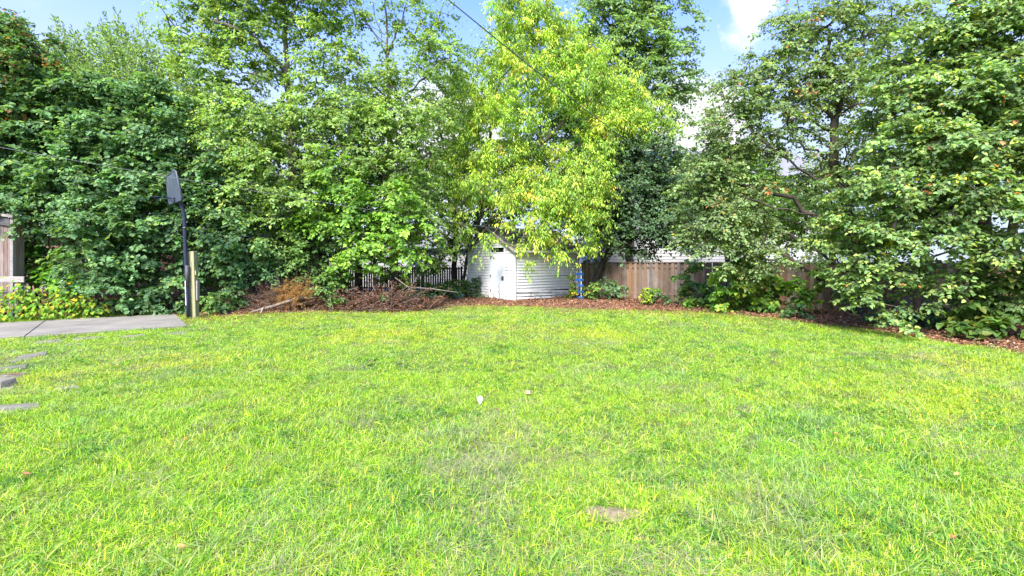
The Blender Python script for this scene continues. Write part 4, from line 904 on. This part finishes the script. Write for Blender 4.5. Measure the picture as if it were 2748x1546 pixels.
# scratch lines on the face
sc_ = MB(); sp = [(.18, .1), (.22, .3), (.34, .45), (.42, .62), (.45, .8), (.5, .95)]
sc_.tube([bil(*p)+nrm_*.0195 for p in sp], .006, 4); sc_.build('scratch', M_greywood, bb)
sq = MB(); sq_p = [bil(.34, .5), bil(.66, .5), bil(.66, .86), bil(.34, .86)]
sq.tube([p+nrm_*.019 for p in sq_p], .007, 4, closed=True); sq.build('target_square', simple('faded_line', (.2, .22, .27), (.15, .17, .2), 9, .5, bd=0), bb)
rc = bil(.5, .88); rimc = rc+nrm_*.15+vec(0, 0, 0)
hd = unit(np.array([nrm_[0], nrm_[1], 0])); hs_ = np.array([-hd[1], hd[0], 0])
ring_c = rc+hd*.38
rim = MB(); rim.tube([ring_c+hd*math.cos(a)*.23+hs_*math.sin(a)*.23 for a in np.linspace(0, 6.283, 25)[:-1]], .009, 6, closed=True)
ri = rim.build('rim', M_pole, hoop, smooth=True)
br = MB()
for sg in (-1, 1): br.tube([rc+hs_*sg*.09+nrm_*.02, rc+hd*.17+hs_*sg*.08], .009, 5); br.tube([rc+hs_*sg*.08+nrm_*.02+vec(0, 0, -.12), rc+hd*.22+hs_*sg*.15], .007, 5)
br.build('rim_bracket', M_pole, hoop)
pl = MB(); a_ = hs_*.08; pl.hexa([rc-a_+nrm_*.02+vec(0, 0, -.14), rc+a_+nrm_*.02+vec(0, 0, -.14), rc+a_+nrm_*.03+vec(0, 0, -.14), rc-a_+nrm_*.03+vec(0, 0, -.14), rc-a_+nrm_*.02+vec(0, 0, .04), rc+a_+nrm_*.02+vec(0, 0, .04), rc+a_+nrm_*.03+vec(0, 0, .04), rc-a_+nrm_*.03+vec(0, 0, .04)]); pl.build('mounting_plate', M_pole, hoop)
ar = MB()
for u in (.4, .6): ar.tube([pts[-1], bil(u, .75)-nrm_*.02], .018, 6)
ar.build('backboard_brace', M_pole, hoop)

# wooden post beside it
pb = gb(520.5, 14.8); wp = thing('wooden_post', 'squared mossy timber post just behind the hoop pole', 'post', pb)
m = MB(); tx = -.055
m.hexa([(-.115, -.08, -.05), (.105, -.08, -.05), (.105, .1, -.05), (-.115, .1, -.05), (-.115+tx, -.08, 2.03), (.095+tx, -.08, 2.05), (.095+tx, .1, 2.05), (-.115+tx, .1, 2.03)]); m.build('timber', M_post, wp, bevel=.008)
MB().box(.065, .10, -.06, .06, 1.33, 1.46).build('bracket', M_post, wp); MB().box(.085, .125, -.04, .08, .55, 1.15).build('batten', M_greywood, wp)
m = MB(); m.tube([(-.05, -.081, 2.04), (-.075, -.082, 1.8), (-.03, -.082, 1.7), (-.03, -.082, 1.2), (0, -.082, .9)], .004, 4); m.build('crack', M_dark, wp)

# ------------------------------------------------------------------ cables
def cable(name, label, pts, r, mat, cat='cable'):
    o = MB().tube(pts, r, 6).build(name, mat, None, smooth=True); return tag(o, label, cat)
def sag(a, b, s_, n=24): return [a+(b-a)*t-vec(0, 0, 4*s_*t*(1-t)) for t in np.linspace(0, 1, n)]
cable('overhead_cable', 'thick black cable crossing the sky diagonally in front of the yellow maple', sag(W(1170, -28, 9), W(2010, 585, 27), .42), .012, M_cable)
cable('service_wire', 'thin grey wire running low from the upper left edge to the shed roof', sag(W(-120, 374, 11.5), W(1400, 622, 21.6), .10), .004, M_cable2)

# ------------------------------------------------------------------ blue slat rack
bc = gb(1546, 22.0); rk = thing('slatted_rack', 'upright rack of blue painted slats at the right corner of the shed', 'pallet', bc)
for q in range(5):
    z = .08+q*.265; MB().box(-.02, .34, -.05, -.03, z, z+.09).build('slat', M_blue, rk, bevel=.004)
for x in (-.27, .0, .21): MB().box(x, x+.04, -.028, .05, 0, 1.3).build('upright', M_palewood if x < .1 else M_trim, rk)
for q in range(4): MB().box(-.27, -.025, -.05, -.03, .08+q*.265, .17+q*.265).build('slat', M_greywood, rk)
# teal crate
tcx = gb(1232, 22.4); tt = thing('plastic_crate', 'small pale teal plastic crate left of the shed', 'crate', tcx)
MB().box(-.24, .2, -.15, .15, .02, .22).build('body', M_teal, tt, bevel=.01); MB().box(-.26, .22, -.17, .17, .222, .25).build('lid', M_teal, tt, bevel=.006)

# ------------------------------------------------------------------ brush piles
def brush(name, label, c, rx, ry, h, n, colp, twl, needle, seed):
    r = np.random.default_rng(seed); root = thing(name, label, 'brush pile', c)
    P0 = []; P1 = []
    u = r.random(n)*2*np.pi; rad = np.sqrt(r.random(n))
    x = np.cos(u)*rad*rx; y = np.sin(u)*rad*ry; zt = h*np.clip(1-rad**2, .05, 1)*r.random(n)**.5
    s0 = np.stack([x, y, zt], 1); d = unit(np.stack([np.sign(x)*.5+r.normal(0, .8, n), r.normal(0, .5, n), r.normal(.12, .3, n)], 1))
    L = twl*np.exp(r.normal(0, .35, n)); s1 = s0+d*L[:, None]; s1[:, 2] = np.maximum(s1[:, 2], .02)
    rr = r.uniform(.003, .011, n)
    b = seg_mesh('twigs', s0, s1, rr, rr*.4, 4, M_deadwood, root); b['kind'] = 'stuff'
    m = needle; ids = r.integers(0, n, m); t = r.random((m, 1))*1.1
    P_ = s0[ids]+(s1-s0)[ids]*t+r.normal(0, .03, (m, 3)); P_[:, 2] = np.maximum(P_[:, 2], .02)
    A_ = unit(d[ids]+r.normal(0, .5, (m, 3))); N_ = unit(r.normal(0, .6, (m, 3))+np.array([0, -.3, .7]))
    emit_leaves(root, np.zeros(3), P_, A_, N_, np.full(m, colp[1])*np.exp(r.normal(0, .25, m)), np.full(m, colp[2]), pick_cols(m, colp[0], .25), False, 0, 'dead_foliage')
    return root
c = gb(765, 17.3); b1 = brush('brush_pile', 'brown dead conifer brush pile with golden fronds and a pale log', c, 1.6, .8, .75, 420, ([((.26, .13, .08), 4), ((.16, .075, .05), 3), ((.36, .22, .10), 2)], .085, .014), .65, 11000, 5)
# golden fronds
r5 = np.random.default_rng(8); n = 90; s0 = np.stack([r5.uniform(-.1, .9, n), r5.uniform(-.7, .1, n), r5.uniform(.25, .75, n)], 1); s1 = s0+np.stack([r5.uniform(-.1, .75, n), r5.uniform(-.3, 0, n), r5.uniform(-.3, .55, n)], 1)
s1[:, 2] = np.maximum(s1[:, 2], .04)
ids = r5.integers(0, n, 5200); t = r5.random((5200, 1)); Pp = s0[ids]+(s1-s0)[ids]*t+r5.normal(0, .025, (5200, 3))
emit_leaves(b1, np.zeros(3), Pp, unit((s1-s0)[ids]+r5.normal(0, .25, (5200, 3))), unit(r5.normal(0, .5, (5200, 3))+np.array([0, -.4, .8])), np.full(5200, .09), np.full(5200, .013), pick_cols(5200, [((.42, .24, .08), 3), ((.3, .15, .06), 2), ((.5, .34, .14), 1)], .2), False, 0, 'golden_fronds')
MB().tube([W(672, 838, 16.2)-c, W(740, 820, 16.4)-c, W(800, 800, 16.7)-c, W(850, 800, 17)-c], [.03, .05, .055, .03], 8).build('log', M_deadwood, b1, smooth=True)
MB().tube([W(697, 845, 15.9)-c, W(706, 826, 16)-c], [.012, .016], 6).build('stick', M_palewood, b1)
c2 = gb(1020, 17.4); b2 = brush('brush_pile', 'wide mound of brown leaves and dark sticks beneath the small maple', c2, 2.1, .9, .62, 400, ([((.17, .08, .05), 4), ((.10, .05, .035), 3), ((.28, .14, .08), 1.5)], .08, .045), .6, 8500, 9)
for (a, b_) in (((1090, 770), (1230, 785)), ((1010, 800), (1120, 780)), ((1060, 745), (1130, 800)), ((930, 812), (1040, 800)), ((1100, 792), (1050, 808)), ((1120, 745), (1090, 790)), ((880, 805), (960, 770))):
    MB().tube([W(*a, 17.6)-c2, (W(*a, 17.6)+W(*b_, 17.3))/2-c2+vec(0, 0, .03), W(*b_, 17.3)-c2], [.02, .017, .008], 6).build('stick', M_deadwood, b2)
# fallen branches
def fallen(label, pts, r0, mat=M_bark):
    pts = [G(px, py, .05) for px, py in pts]; base = pts[0]*vec(1, 1, 0)
    root = thing('fallen_branch', label, 'branch', base)
    MB().tube(pts, np.linspace(r0, r0*.4, len(pts)), 7).build('stem', mat, root, base, smooth=True)
    tw = MB()
    for i in range(1, len(pts)):
        for q in range(3):
            s_ = pts[i-1]+(pts[i]-pts[i-1])*random.random(); tw.tube([s_, s_+vec(random.uniform(-.3, .3), random.uniform(-.3, .1), random.uniform(0, .14))], [r0*.3, r0*.12], 4)
    tw.build('twigs', mat, root, base)['kind'] = 'stuff'
fallen('long dark fallen branch lying along the foot of the right fence', [(1660, 803), (1700, 806), (1745, 815), (1800, 817), (1870, 828)], .06)
fallen('thin pale stick lying in the leaf litter in front of the shed', [(1420, 812), (1450, 806), (1475, 800)], .02, M_deadwood)
fallen('thin branch on the litter under the spreading tree', [(2210, 848), (2250, 855), (2300, 862)], .02, M_deadwood)

# ------------------------------------------------------------------ paver stones
stones = [  # pixel quads (near-left, near-right, far-right, far-left)
 ([(86, 926), (172, 918), (164, 910), (92, 916)], 'flat paver stone in the overgrown row by the pad, the leftmost of its row'),
 ([(196, 915), (282, 908), (276, 903), (202, 908)], 'flat paver stone second from the left in the row by the pad'),
 ([(318, 909), (398, 902), (390, 898), (322, 903)], 'flat paver stone third from the left in the row by the pad'),
 ([(432, 902), (508, 895), (502, 890), (436, 895)], 'rightmost paver stone of the row by the pad, just before the hoop pole'),
 ([(168, 930), (222, 927), (218, 922), (172, 925)], 'small sunken paver stone just below the pad row'),
 ([(28, 974), (124, 954), (128, 944), (50, 956)], 'broad paver stone with dirt along its upper edge, by the left edge'),
 ([(-30, 1002), (70, 989), (78, 979), (-20, 990)], 'flat paver stone right above the one with the brown stick'),
 ([(-30, 1024), (62, 1014), (72, 1003), (-20, 1010)], 'flat paver stone carrying a brown stick at the left edge'),
 ([(-30, 1056), (42, 1046), (46, 1036), (-20, 1042)], 'cracked flat stone beside the raised stone block'),
 ([(142, 1051), (212, 1044), (206, 1036), (152, 1042)], 'lone pale stone almost covered by grass right of the stone block'),
 ([(-40, 1114), (104, 1099), (108, 1083), (-30, 1092)], 'largest grey stepping stone, nearest the camera at the left edge'),
]
stone_poly = []
for q, lab in stones:
    P = [G(*x)[:2] for x in q]; P = [np.array(p) for p in P]; stone_poly.append([tuple(p) for p in P]); cx = sum(P)/4
    zz = float(height(cx[0], cx[1]))-.012; rel = []
    for i in range(4):
        a, b_ = P[i]-cx, P[(i+1) % 4]-cx
        for t in (.06, .5, .94):
            e = a+(b_-a)*t+rng.normal(0, .012, 2); rel.append((e[0], e[1]))
    n = len(rel); m = MB(); m.add([(x, y, -.05) for x, y in rel]+[(x, y, .022+rng.normal(0, .002)) for x, y in rel]+[(x*.93, y*.93, .032+rng.normal(0, .002)) for x, y in rel], [(i, (i+1) % n, n+(i+1) % n, n+i) for i in range(n)]+[(n+i, n+(i+1) % n, 2*n+(i+1) % n, 2*n+i) for i in range(n)]+[tuple(range(2*n, 3*n))])
    o = m.build('paver_stone', M_stone); o.location = (cx[0], cx[1], zz); tag(o, lab, 'paving stone', 'old paver stones sunk in the grass at the left')
g = G(4, 1040); o = MB().hexa([(-.2, -.1, 0), (.10, -.12, 0), (.13, .12, 0), (-.2, .12, 0), (-.18, -.06, .09), (.06, -.07, .10), (.09, .1, .12), (-.18, .1, .11)]).build('stone_block', M_stone, bevel=.012); o.location = tuple(g); tag(o, 'raised tan stone block cut off by the left edge', 'stone')
o = MB().tube([(-.14, 0, .05), (-.05, .02, .052), (.06, .02, .05), (.15, .05, .045)], [.006, .011, .010, .005], 7).build('brown_stick', simple('reddish_stick', (.17, .07, .04), (.10, .045, .025), 12, .6)); g = G(35, 1014); o.location = tuple(g); tag(o, 'short reddish brown stick lying on a paver stone at the left edge', 'stick')

# dry soil patch, scraps
def patch(name, label, c, rx, ry, mat, dz=.012, n=22, cat='bare patch'):
    V_ = [(0, 0, dz+.004)]; 
    for i in range(n):
        a = 2*math.pi*i/n; k_ = 1+.22*math.sin(3*a+1)+random.uniform(-.1, .1); V_.append((math.cos(a)*rx*k_, math.sin(a)*ry*k_, dz-.01))
    o = MB().add(V_, [(0, 1+i, 1+(i+1) % n) for i in range(n)]).build(name, mat); o.location = (c[0], c[1], float(height(c[0], c[1]))); return tag(o, label, cat, kind='structure' if cat is None else None)
g = G(1648, 1382); DRY = (g[0], g[1], .2, .10); patch('soil_patch', None, g, .2, .10, M_dryspot, .02, cat=None)
g = G(1288, 1090); m = MB(); m.add([(-.03, 0, .075), (.0, -.01, .02), (.035, 0, .085), (.012, .01, .12), (-.022, .012, .11)], [(0, 1, 2, 3, 4)]); m.add([(-.03, .003, .075), (.0, -.007, .02), (-.012, .03, .05)], [(0, 1, 2)])
o = m.build('paper_scrap', M_paper); o.location = (g[0], g[1], 0); tag(o, 'small white scrap standing upright in the middle of the lawn', 'litter')
g = G(1418, 1063); o = MB().hexa([(-.05, -.01, .02), (.03, -.02, .02), (.04, .02, .03), (-.04, .02, .04), (-.04, -.01, .05), (.02, -.015, .05), (.03, .02, .055), (-.03, .02, .06)]).build('wood_chip', simple('pale_chip', (.36, .29, .20), (.26, .20, .13), 14, .8)); o.location = (g[0], g[1], .01); tag(o, 'pale tan wood chip on the lawn right of the white scrap', 'litter')

# ------------------------------------------------------------------ scattered stuff by geometry nodes
def tuft_mesh(name, n, spread, hgt, wdt, lean, seed, cols, flat=False, segs=3, ends=None):
    r = np.random.default_rng(seed); V = []; Fc = []; C = []
    for i in range(n):
        x, y = r.normal(0, spread, 2); a = r.random()*6.283; h = hgt*math.exp(r.normal(0, .28)); w_ = wdt*r.uniform(.7, 1.3); ln = lean*abs(r.normal(0, 1))
        dx, dy = math.cos(a), math.sin(a); sx_, sy_ = -dy, dx; c = cols[r.integers(len(cols))]; c = np.array(c)*math.exp(r.normal(0, .28))
        k = len(V)
        for s_ in range(segs+1):
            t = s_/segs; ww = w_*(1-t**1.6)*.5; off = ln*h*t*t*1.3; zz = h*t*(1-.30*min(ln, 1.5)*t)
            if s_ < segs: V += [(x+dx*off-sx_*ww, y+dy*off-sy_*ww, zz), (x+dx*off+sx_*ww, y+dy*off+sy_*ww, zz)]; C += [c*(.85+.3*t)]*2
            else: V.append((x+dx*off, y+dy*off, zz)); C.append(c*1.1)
        for s_ in range(segs):
            b_ = k+2*s_
            Fc.append((b_, b_+1, b_+3, b_+2) if s_ < segs-1 else (b_, b_+1, b_+2))
    me = bpy.data.meshes.new(name); me.from_pydata(V, [], Fc)
    a_ = me.attributes.new('tint', 'FLOAT_COLOR', 'POINT'); cc = np.ones((len(V), 4), np.float32); cc[:, :3] = np.array(C); a_.data.foreach_set('color', cc.ravel())
    return me
def litter_mesh(name, n, spread, size, seed, zsp=.012):
    r = np.random.default_rng(seed)
    P_ = np.stack([r.normal(0, spread, n), r.normal(0, spread, n), np.abs(r.normal(0, zsp, n))+.004], 1)
    a = r.random(n)*6.283; A_ = np.stack([np.cos(a), np.sin(a), r.normal(0, .25, n)], 1); N_ = unit(np.stack([r.normal(0, .45, n), r.normal(0, .45, n), np.ones(n)], 1))
    L = size*np.exp(r.normal(0, .3, n)); V, Fc, k = leaf_arrays(P_, A_, N_, L, L*r.uniform(.3, .75, n), False, .3, .35)
    pal = [((.33, .165, .09), 3), ((.22, .10, .055), 4), ((.44, .27, .165), 2), ((.09, .05, .03), 3), ((.62, .44, .28), .7)]
    C = pick_cols(n, pal, .2); me = bpy.data.meshes.new(name); me.from_pydata(V.tolist(), [], Fc.tolist())
    a_ = me.attributes.new('tint', 'FLOAT_COLOR', 'POINT'); cc = np.ones((len(V), 4), np.float32); cc[:, :3] = np.repeat(C, k, 0); a_.data.foreach_set('color', cc.ravel())
    return me

def scatter(name, label, cat, meshes, mat, P, rot, scale, tint, idx):
    lib = bpy.data.collections.new(name+'_kinds')
    for i, me in enumerate(meshes):
        me.materials.append(mat); o = bpy.data.objects.new(f'{name}_kind_{i:02d}', me); lib.objects.link(o)
    me = bpy.data.meshes.new(name); me.vertices.add(len(P)); me.vertices.foreach_set('co', np.asarray(P, np.float32).ravel())
    for nm, ty, fld, dat in (('rot', 'FLOAT_VECTOR', 'vector', rot), ('scl', 'FLOAT_VECTOR', 'vector', scale), ('idx', 'INT', 'value', idx)):
        a = me.attributes.new(nm, ty, 'POINT'); a.data.foreach_set(fld, np.asarray(dat, np.int32 if ty == 'INT' else np.float32).ravel())
    a = me.attributes.new('itint', 'FLOAT_COLOR', 'POINT'); cc = np.ones((len(P), 4), np.float32); cc[:, :3] = tint; a.data.foreach_set('color', cc.ravel())
    me.materials.append(mat)
    ob = bpy.data.objects.new(name, me); COL.objects.link(ob)
    ng = bpy.data.node_groups.new(name+'_scatter', 'GeometryNodeTree')
    ng.interface.new_socket('Geometry', in_out='INPUT', socket_type='NodeSocketGeometry'); ng.interface.new_socket('Geometry', in_out='OUTPUT', socket_type='NodeSocketGeometry')
    gi = ng.nodes.new('NodeGroupInput'); go = ng.nodes.new('NodeGroupOutput')
    mp = ng.nodes.new('GeometryNodeMeshToPoints'); ci = ng.nodes.new('GeometryNodeCollectionInfo'); ci.inputs[0].default_value = lib
    ci.inputs['Separate Children'].default_value = True; ci.inputs['Reset Children'].default_value = True
    ip = ng.nodes.new('GeometryNodeInstanceOnPoints'); ip.inputs['Pick Instance'].default_value = True
    def attr(nm, ty):
        n = ng.nodes.new('GeometryNodeInputNamedAttribute'); n.data_type = ty; n.inputs[0].default_value = nm; return n.outputs['Attribute']
    er = ng.nodes.new('FunctionNodeEulerToRotation'); ng.links.new(attr('rot', 'FLOAT_VECTOR'), er.inputs[0])
    ng.links.new(gi.outputs[0], mp.inputs['Mesh']); ng.links.new(mp.outputs[0], ip.inputs['Points']); ng.links.new(ci.outputs[0], ip.inputs['Instance'])
    ng.links.new(attr('idx', 'INT'), ip.inputs['Instance Index']); ng.links.new(er.outputs[0], ip.inputs['Rotation']); ng.links.new(attr('scl', 'FLOAT_VECTOR'), ip.inputs['Scale'])
    ng.links.new(ip.outputs[0], go.inputs[0])
    md = ob.modifiers.new('scatter', 'NODES'); md.node_group = ng
    return tag(ob, label, cat, kind='stuff')

GC = [(.38, .56, .02), (.27, .48, .018), (.47, .60, .024), (.60, .68, .11), (.09, .25, .014), (.60, .65, .23), (.58, .52, .17), (.15, .38, .03), (.34, .54, .02), (.12, .32, .016)]
def covered(x, y):                          # pads and stones keep free of turf
    def shr(P, k, q=.0):
        P = np.array(P); m_ = P.mean(0); return [tuple(m_+(p-m_)*k) for p in P]
    c = in_poly(x, y, shr(PAD, .985))
    for P in stone_poly: c |= in_poly(x, y, shr(P, .84))
    c |= ((x-DRY[0])/DRY[2])**2+((y-DRY[1])/DRY[3])**2 < .25+1.1*rng.random(len(x))**2
    return c
def lawn_tint(x, y):
    n1 = fbm(x, y, 2.6); n2 = fbm(x+31, y-17, 1.0); n3 = fbm(x-60, y+40, .45); n4 = fbm(x+90, y+11, 5.0)
    t = np.ones((len(x), 3))
    yel = np.clip((n1-.5)*4, 0, 1)[:, None]; yel *= .85; t = t*(1-yel)+t*np.array([1.35, 1.1, .95])*yel
    blu = np.clip((n2-.55)*4, 0, .75)[:, None]*.6; t = t*(1-blu)+t*np.array([.78, .97, 1.45])*blu
    dr = (np.clip((n3-.60)*7, 0, 1)*np.clip((n4-.42)*5, 0, 1))[:, None]*.8; t = t*(1-dr)+t*np.array([1.4, 1.05, 2.2])*dr
    # dry clippings around the middle of the lawn
    g_ = G(1370, 1215); cl = np.exp(-(((x-g_[0])/.75)**2+((y-g_[1])/.5)**2))*np.clip((fbm(x+7, y+3, .25)-.42)*6, 0, 1); cl = (cl*.6)[:, None]
    t = t*(1-cl)+t*np.array([1.3, 1.0, 2.2])*cl
    ey = edge_y(x); ne = np.clip(1-(ey-y)/3.0, 0, 1)[:, None]*.45*(n2[:, None]+.5); t = t*(1-ne)+t*np.array([1.25, .86, 1.2])*ne
    return t*np.exp(rng.normal(0, .10, (len(x), 1)))
def make_grass():
    XY = []; SC_ = []; ZN = []
    for (d0, d1, den, sc_) in ((1.6, 4.2, 620, 1.0), (4.2, 7.5, 330, 1.15), (7.5, 12, 165, 1.45), (12, 20.5, 90, 1.9)):
        wmax = 1.16*d1+1.2; area = 2*wmax*(d1-d0); n = int(area*den)
        x = rng.uniform(-wmax, wmax, n); y = rng.uniform(d0, d1, n); k_ = np.abs(x) < 1.12*y+1.6
        XY.append(np.stack([x[k_], y[k_]], 1)); SC_.append(np.full(k_.sum(), sc_))
    # coarse turf beside and behind the camera for other viewpoints
    n = 9000; x = rng.uniform(-16, 15, n); y = rng.uniform(-6, 12, n); k_ = (np.abs(x) > 1.12*y+1.6) | (y < 1.6); XY.append(np.stack([x[k_], y[k_]], 1)); SC_.append(np.full(k_.sum(), 1.9))
    XY = np.concatenate(XY); s_ = np.concatenate(SC_); x, y = XY.T
    ej = edge_j(x, y); k_ = (y < ej-.05) & ~covered(x, y); thin = np.clip((ej-y)/1.0, .15, 1); k_ &= rng.random(len(x)) < thin
    # worn strip round the pavers
    wear = np.exp(-(((x+8.9)/3.2)**2+((y-8.6)/2.5)**2)); k_ &= rng.random(len(x)) > wear*.35
    x, y, s_ = x[k_], y[k_], s_[k_]; n = len(x)
    P = np.stack([x, y, height(x, y)-.004], 1)
    rot = np.stack([rng.normal(0, .14, n), rng.normal(0, .14, n), rng.random(n)*6.283], 1)
    hv = (.65+.75*fbm(x+50, y+20, .8))*np.exp(rng.normal(0, .15, n)); near = np.clip(1-(y-2)/5, 0, 1)
    scale = np.stack([s_, s_, hv*(.9+.25*near)*np.clip(s_, 1, 1.25)], 1)
    rag = rng.random(n) < np.where(fbm(x+5, y+70, 1.3) > .6, .12, .015)
    idx = rng.integers(0, 6, n); idx[rag] = 6+rng.integers(0, 2, rag.sum()); cl = rng.random(n) < .02+np.clip((fbm(x+12, y-31, .6)-.55)*3, 0, .35); idx[cl] = 9
    g_ = G(1370, 1215); md = np.exp(-(((x-g_[0])/.9)**2+((y-g_[1])/.6)**2)); cp = rng.random(n) < (.012+np.clip((fbm(x-40, y+9, .5)-.60)*6, 0, .35)*.5+md*.16); idx[cp] = 8
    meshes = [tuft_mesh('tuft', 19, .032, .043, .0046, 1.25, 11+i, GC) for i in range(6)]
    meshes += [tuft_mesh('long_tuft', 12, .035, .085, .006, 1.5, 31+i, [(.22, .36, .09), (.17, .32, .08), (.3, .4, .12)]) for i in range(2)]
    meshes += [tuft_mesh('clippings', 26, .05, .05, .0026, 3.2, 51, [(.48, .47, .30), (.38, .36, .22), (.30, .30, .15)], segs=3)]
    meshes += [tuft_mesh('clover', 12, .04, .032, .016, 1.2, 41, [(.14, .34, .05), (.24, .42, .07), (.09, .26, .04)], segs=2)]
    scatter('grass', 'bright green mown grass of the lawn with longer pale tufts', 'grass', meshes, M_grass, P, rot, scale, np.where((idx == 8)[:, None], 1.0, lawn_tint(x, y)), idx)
    return n
ng_ = make_grass()

def make_litter():
    n = 15000; x = rng.uniform(-20, 17, n*2); y = rng.uniform(3, 25, n*2)
    dd = y-edge_j(x, y); far_ = np.clip(1-dd/7, .15, 1); k_ = (dd > -.15) & (dd < 8) & (rng.random(2*n) < far_) & ~in_poly(x, y, PAD) & (y < 1.3*np.abs(x)+30)
    a = SC; rel = np.stack([x-SC[0], y-SC[1]], 1); la = rel@E1[:2]; lb = rel@E2[:2]; k_ &= ~((la > 0) & (la < LA) & (lb > 0) & (lb < LBb))
    x, y = x[k_], y[k_]
    # strays spilling onto the turf
    m = 3800; xs = rng.uniform(-12, 12, m); ys = edge_y(xs)-np.abs(rng.exponential(1.0, m))+.3; x = np.append(x, xs); y = np.append(y, ys); n = len(x)
    k_ = ~in_poly(x, y, PAD); x, y = x[k_], y[k_]; n = len(x)
    P = np.stack([x, y, height(x, y)+.004], 1); rot = np.stack([rng.normal(0, .1, n), rng.normal(0, .1, n), rng.random(n)*6.283], 1); s_ = rng.uniform(.8, 1.3, n)
    tint = np.exp(rng.normal(0, .15, (n, 1)))*np.array([[1, 1, 1]])*(.75+.5*fbm(x, y, 1.5))[:, None]
    stray = np.arange(n) > n-m; idx = rng.integers(0, 4, n); idx[stray] = 4+rng.integers(0, 2, stray.sum()); P[stray, 2] += .03
    meshes = [litter_mesh('litter', 46, .11, .062, 60+i, .02) for i in range(4)]+[litter_mesh('stray', 2, .06, .045, 70+i, .01) for i in range(2)]
    scatter('fallen_leaves', 'red-brown dry leaf litter covering the bed along the trees and shed', 'leaf litter', meshes, M_litter, P, rot, np.stack([s_, s_, s_], 1), tint, idx)
make_litter()
# single dead leaves on the lawn
dl = [simple('dead_leaf_orange', (.55, .26, .10), (.4, .17, .06), 20, .7, bd=0), simple('dead_leaf_brown', (.34, .13, .06), (.22, .08, .04), 20, .7, bd=0)]
for (px, py, c_, lab) in ((318, 1075, 0, 'orange curled leaf on the grass right of the largest stepping stone'), (318, 988, 0, 'pale orange leaf on the grass below the concrete pad'), (490, 1195, 0, 'orange leaf on the lawn straight below the wooden post'),
    (60, 1290, 1, 'brown leaf on the lawn near the left edge, below the stepping stones'), (475, 1490, 0, 'orange leaf close to the camera at the lower left'), (1340, 1112, 1, 'brown leaf just right of the small white scrap'),
    (1250, 963, 0, 'orange leaf on the lawn straight below the shed door, behind the white scrap'), (1850, 1150, 0, 'orange and brown leaf right of the dry clippings patch'), (1140, 1165, 0, 'orange leaf on the lawn left of the dry clippings patch'),
    (995, 978, 0, 'orange leaf on the far lawn below the second brush pile'), (2420, 1064, 1, 'red-brown leaf on the lawn in front of the overhanging tree'), (2250, 1180, 0, 'orange leaf in the middle of the right part of the lawn'),
    (2575, 1290, 0, 'orange leaf near the right edge of the lawn'), (2550, 1465, 1, 'brown leaf in the lower right corner of the lawn'), (2000, 960, 1, 'brown leaf on the far lawn below the tangled sapling clump')):
    g = G(px, py); a = random.random()*6.28
    V_, F_, k_ = leaf_arrays(np.zeros((1, 3)), np.array([[math.cos(a), math.sin(a), .2]]), np.array([[.1, -.4, .8]]), np.array([.05]), np.array([.028]), True, .35, .3)
    o = MB().add(V_.tolist(), F_.tolist()).build('dead_leaf', dl[c_]); o.location = (g[0], g[1], .05); tag(o, lab, 'leaf', 'dry leaves scattered over the open lawn')
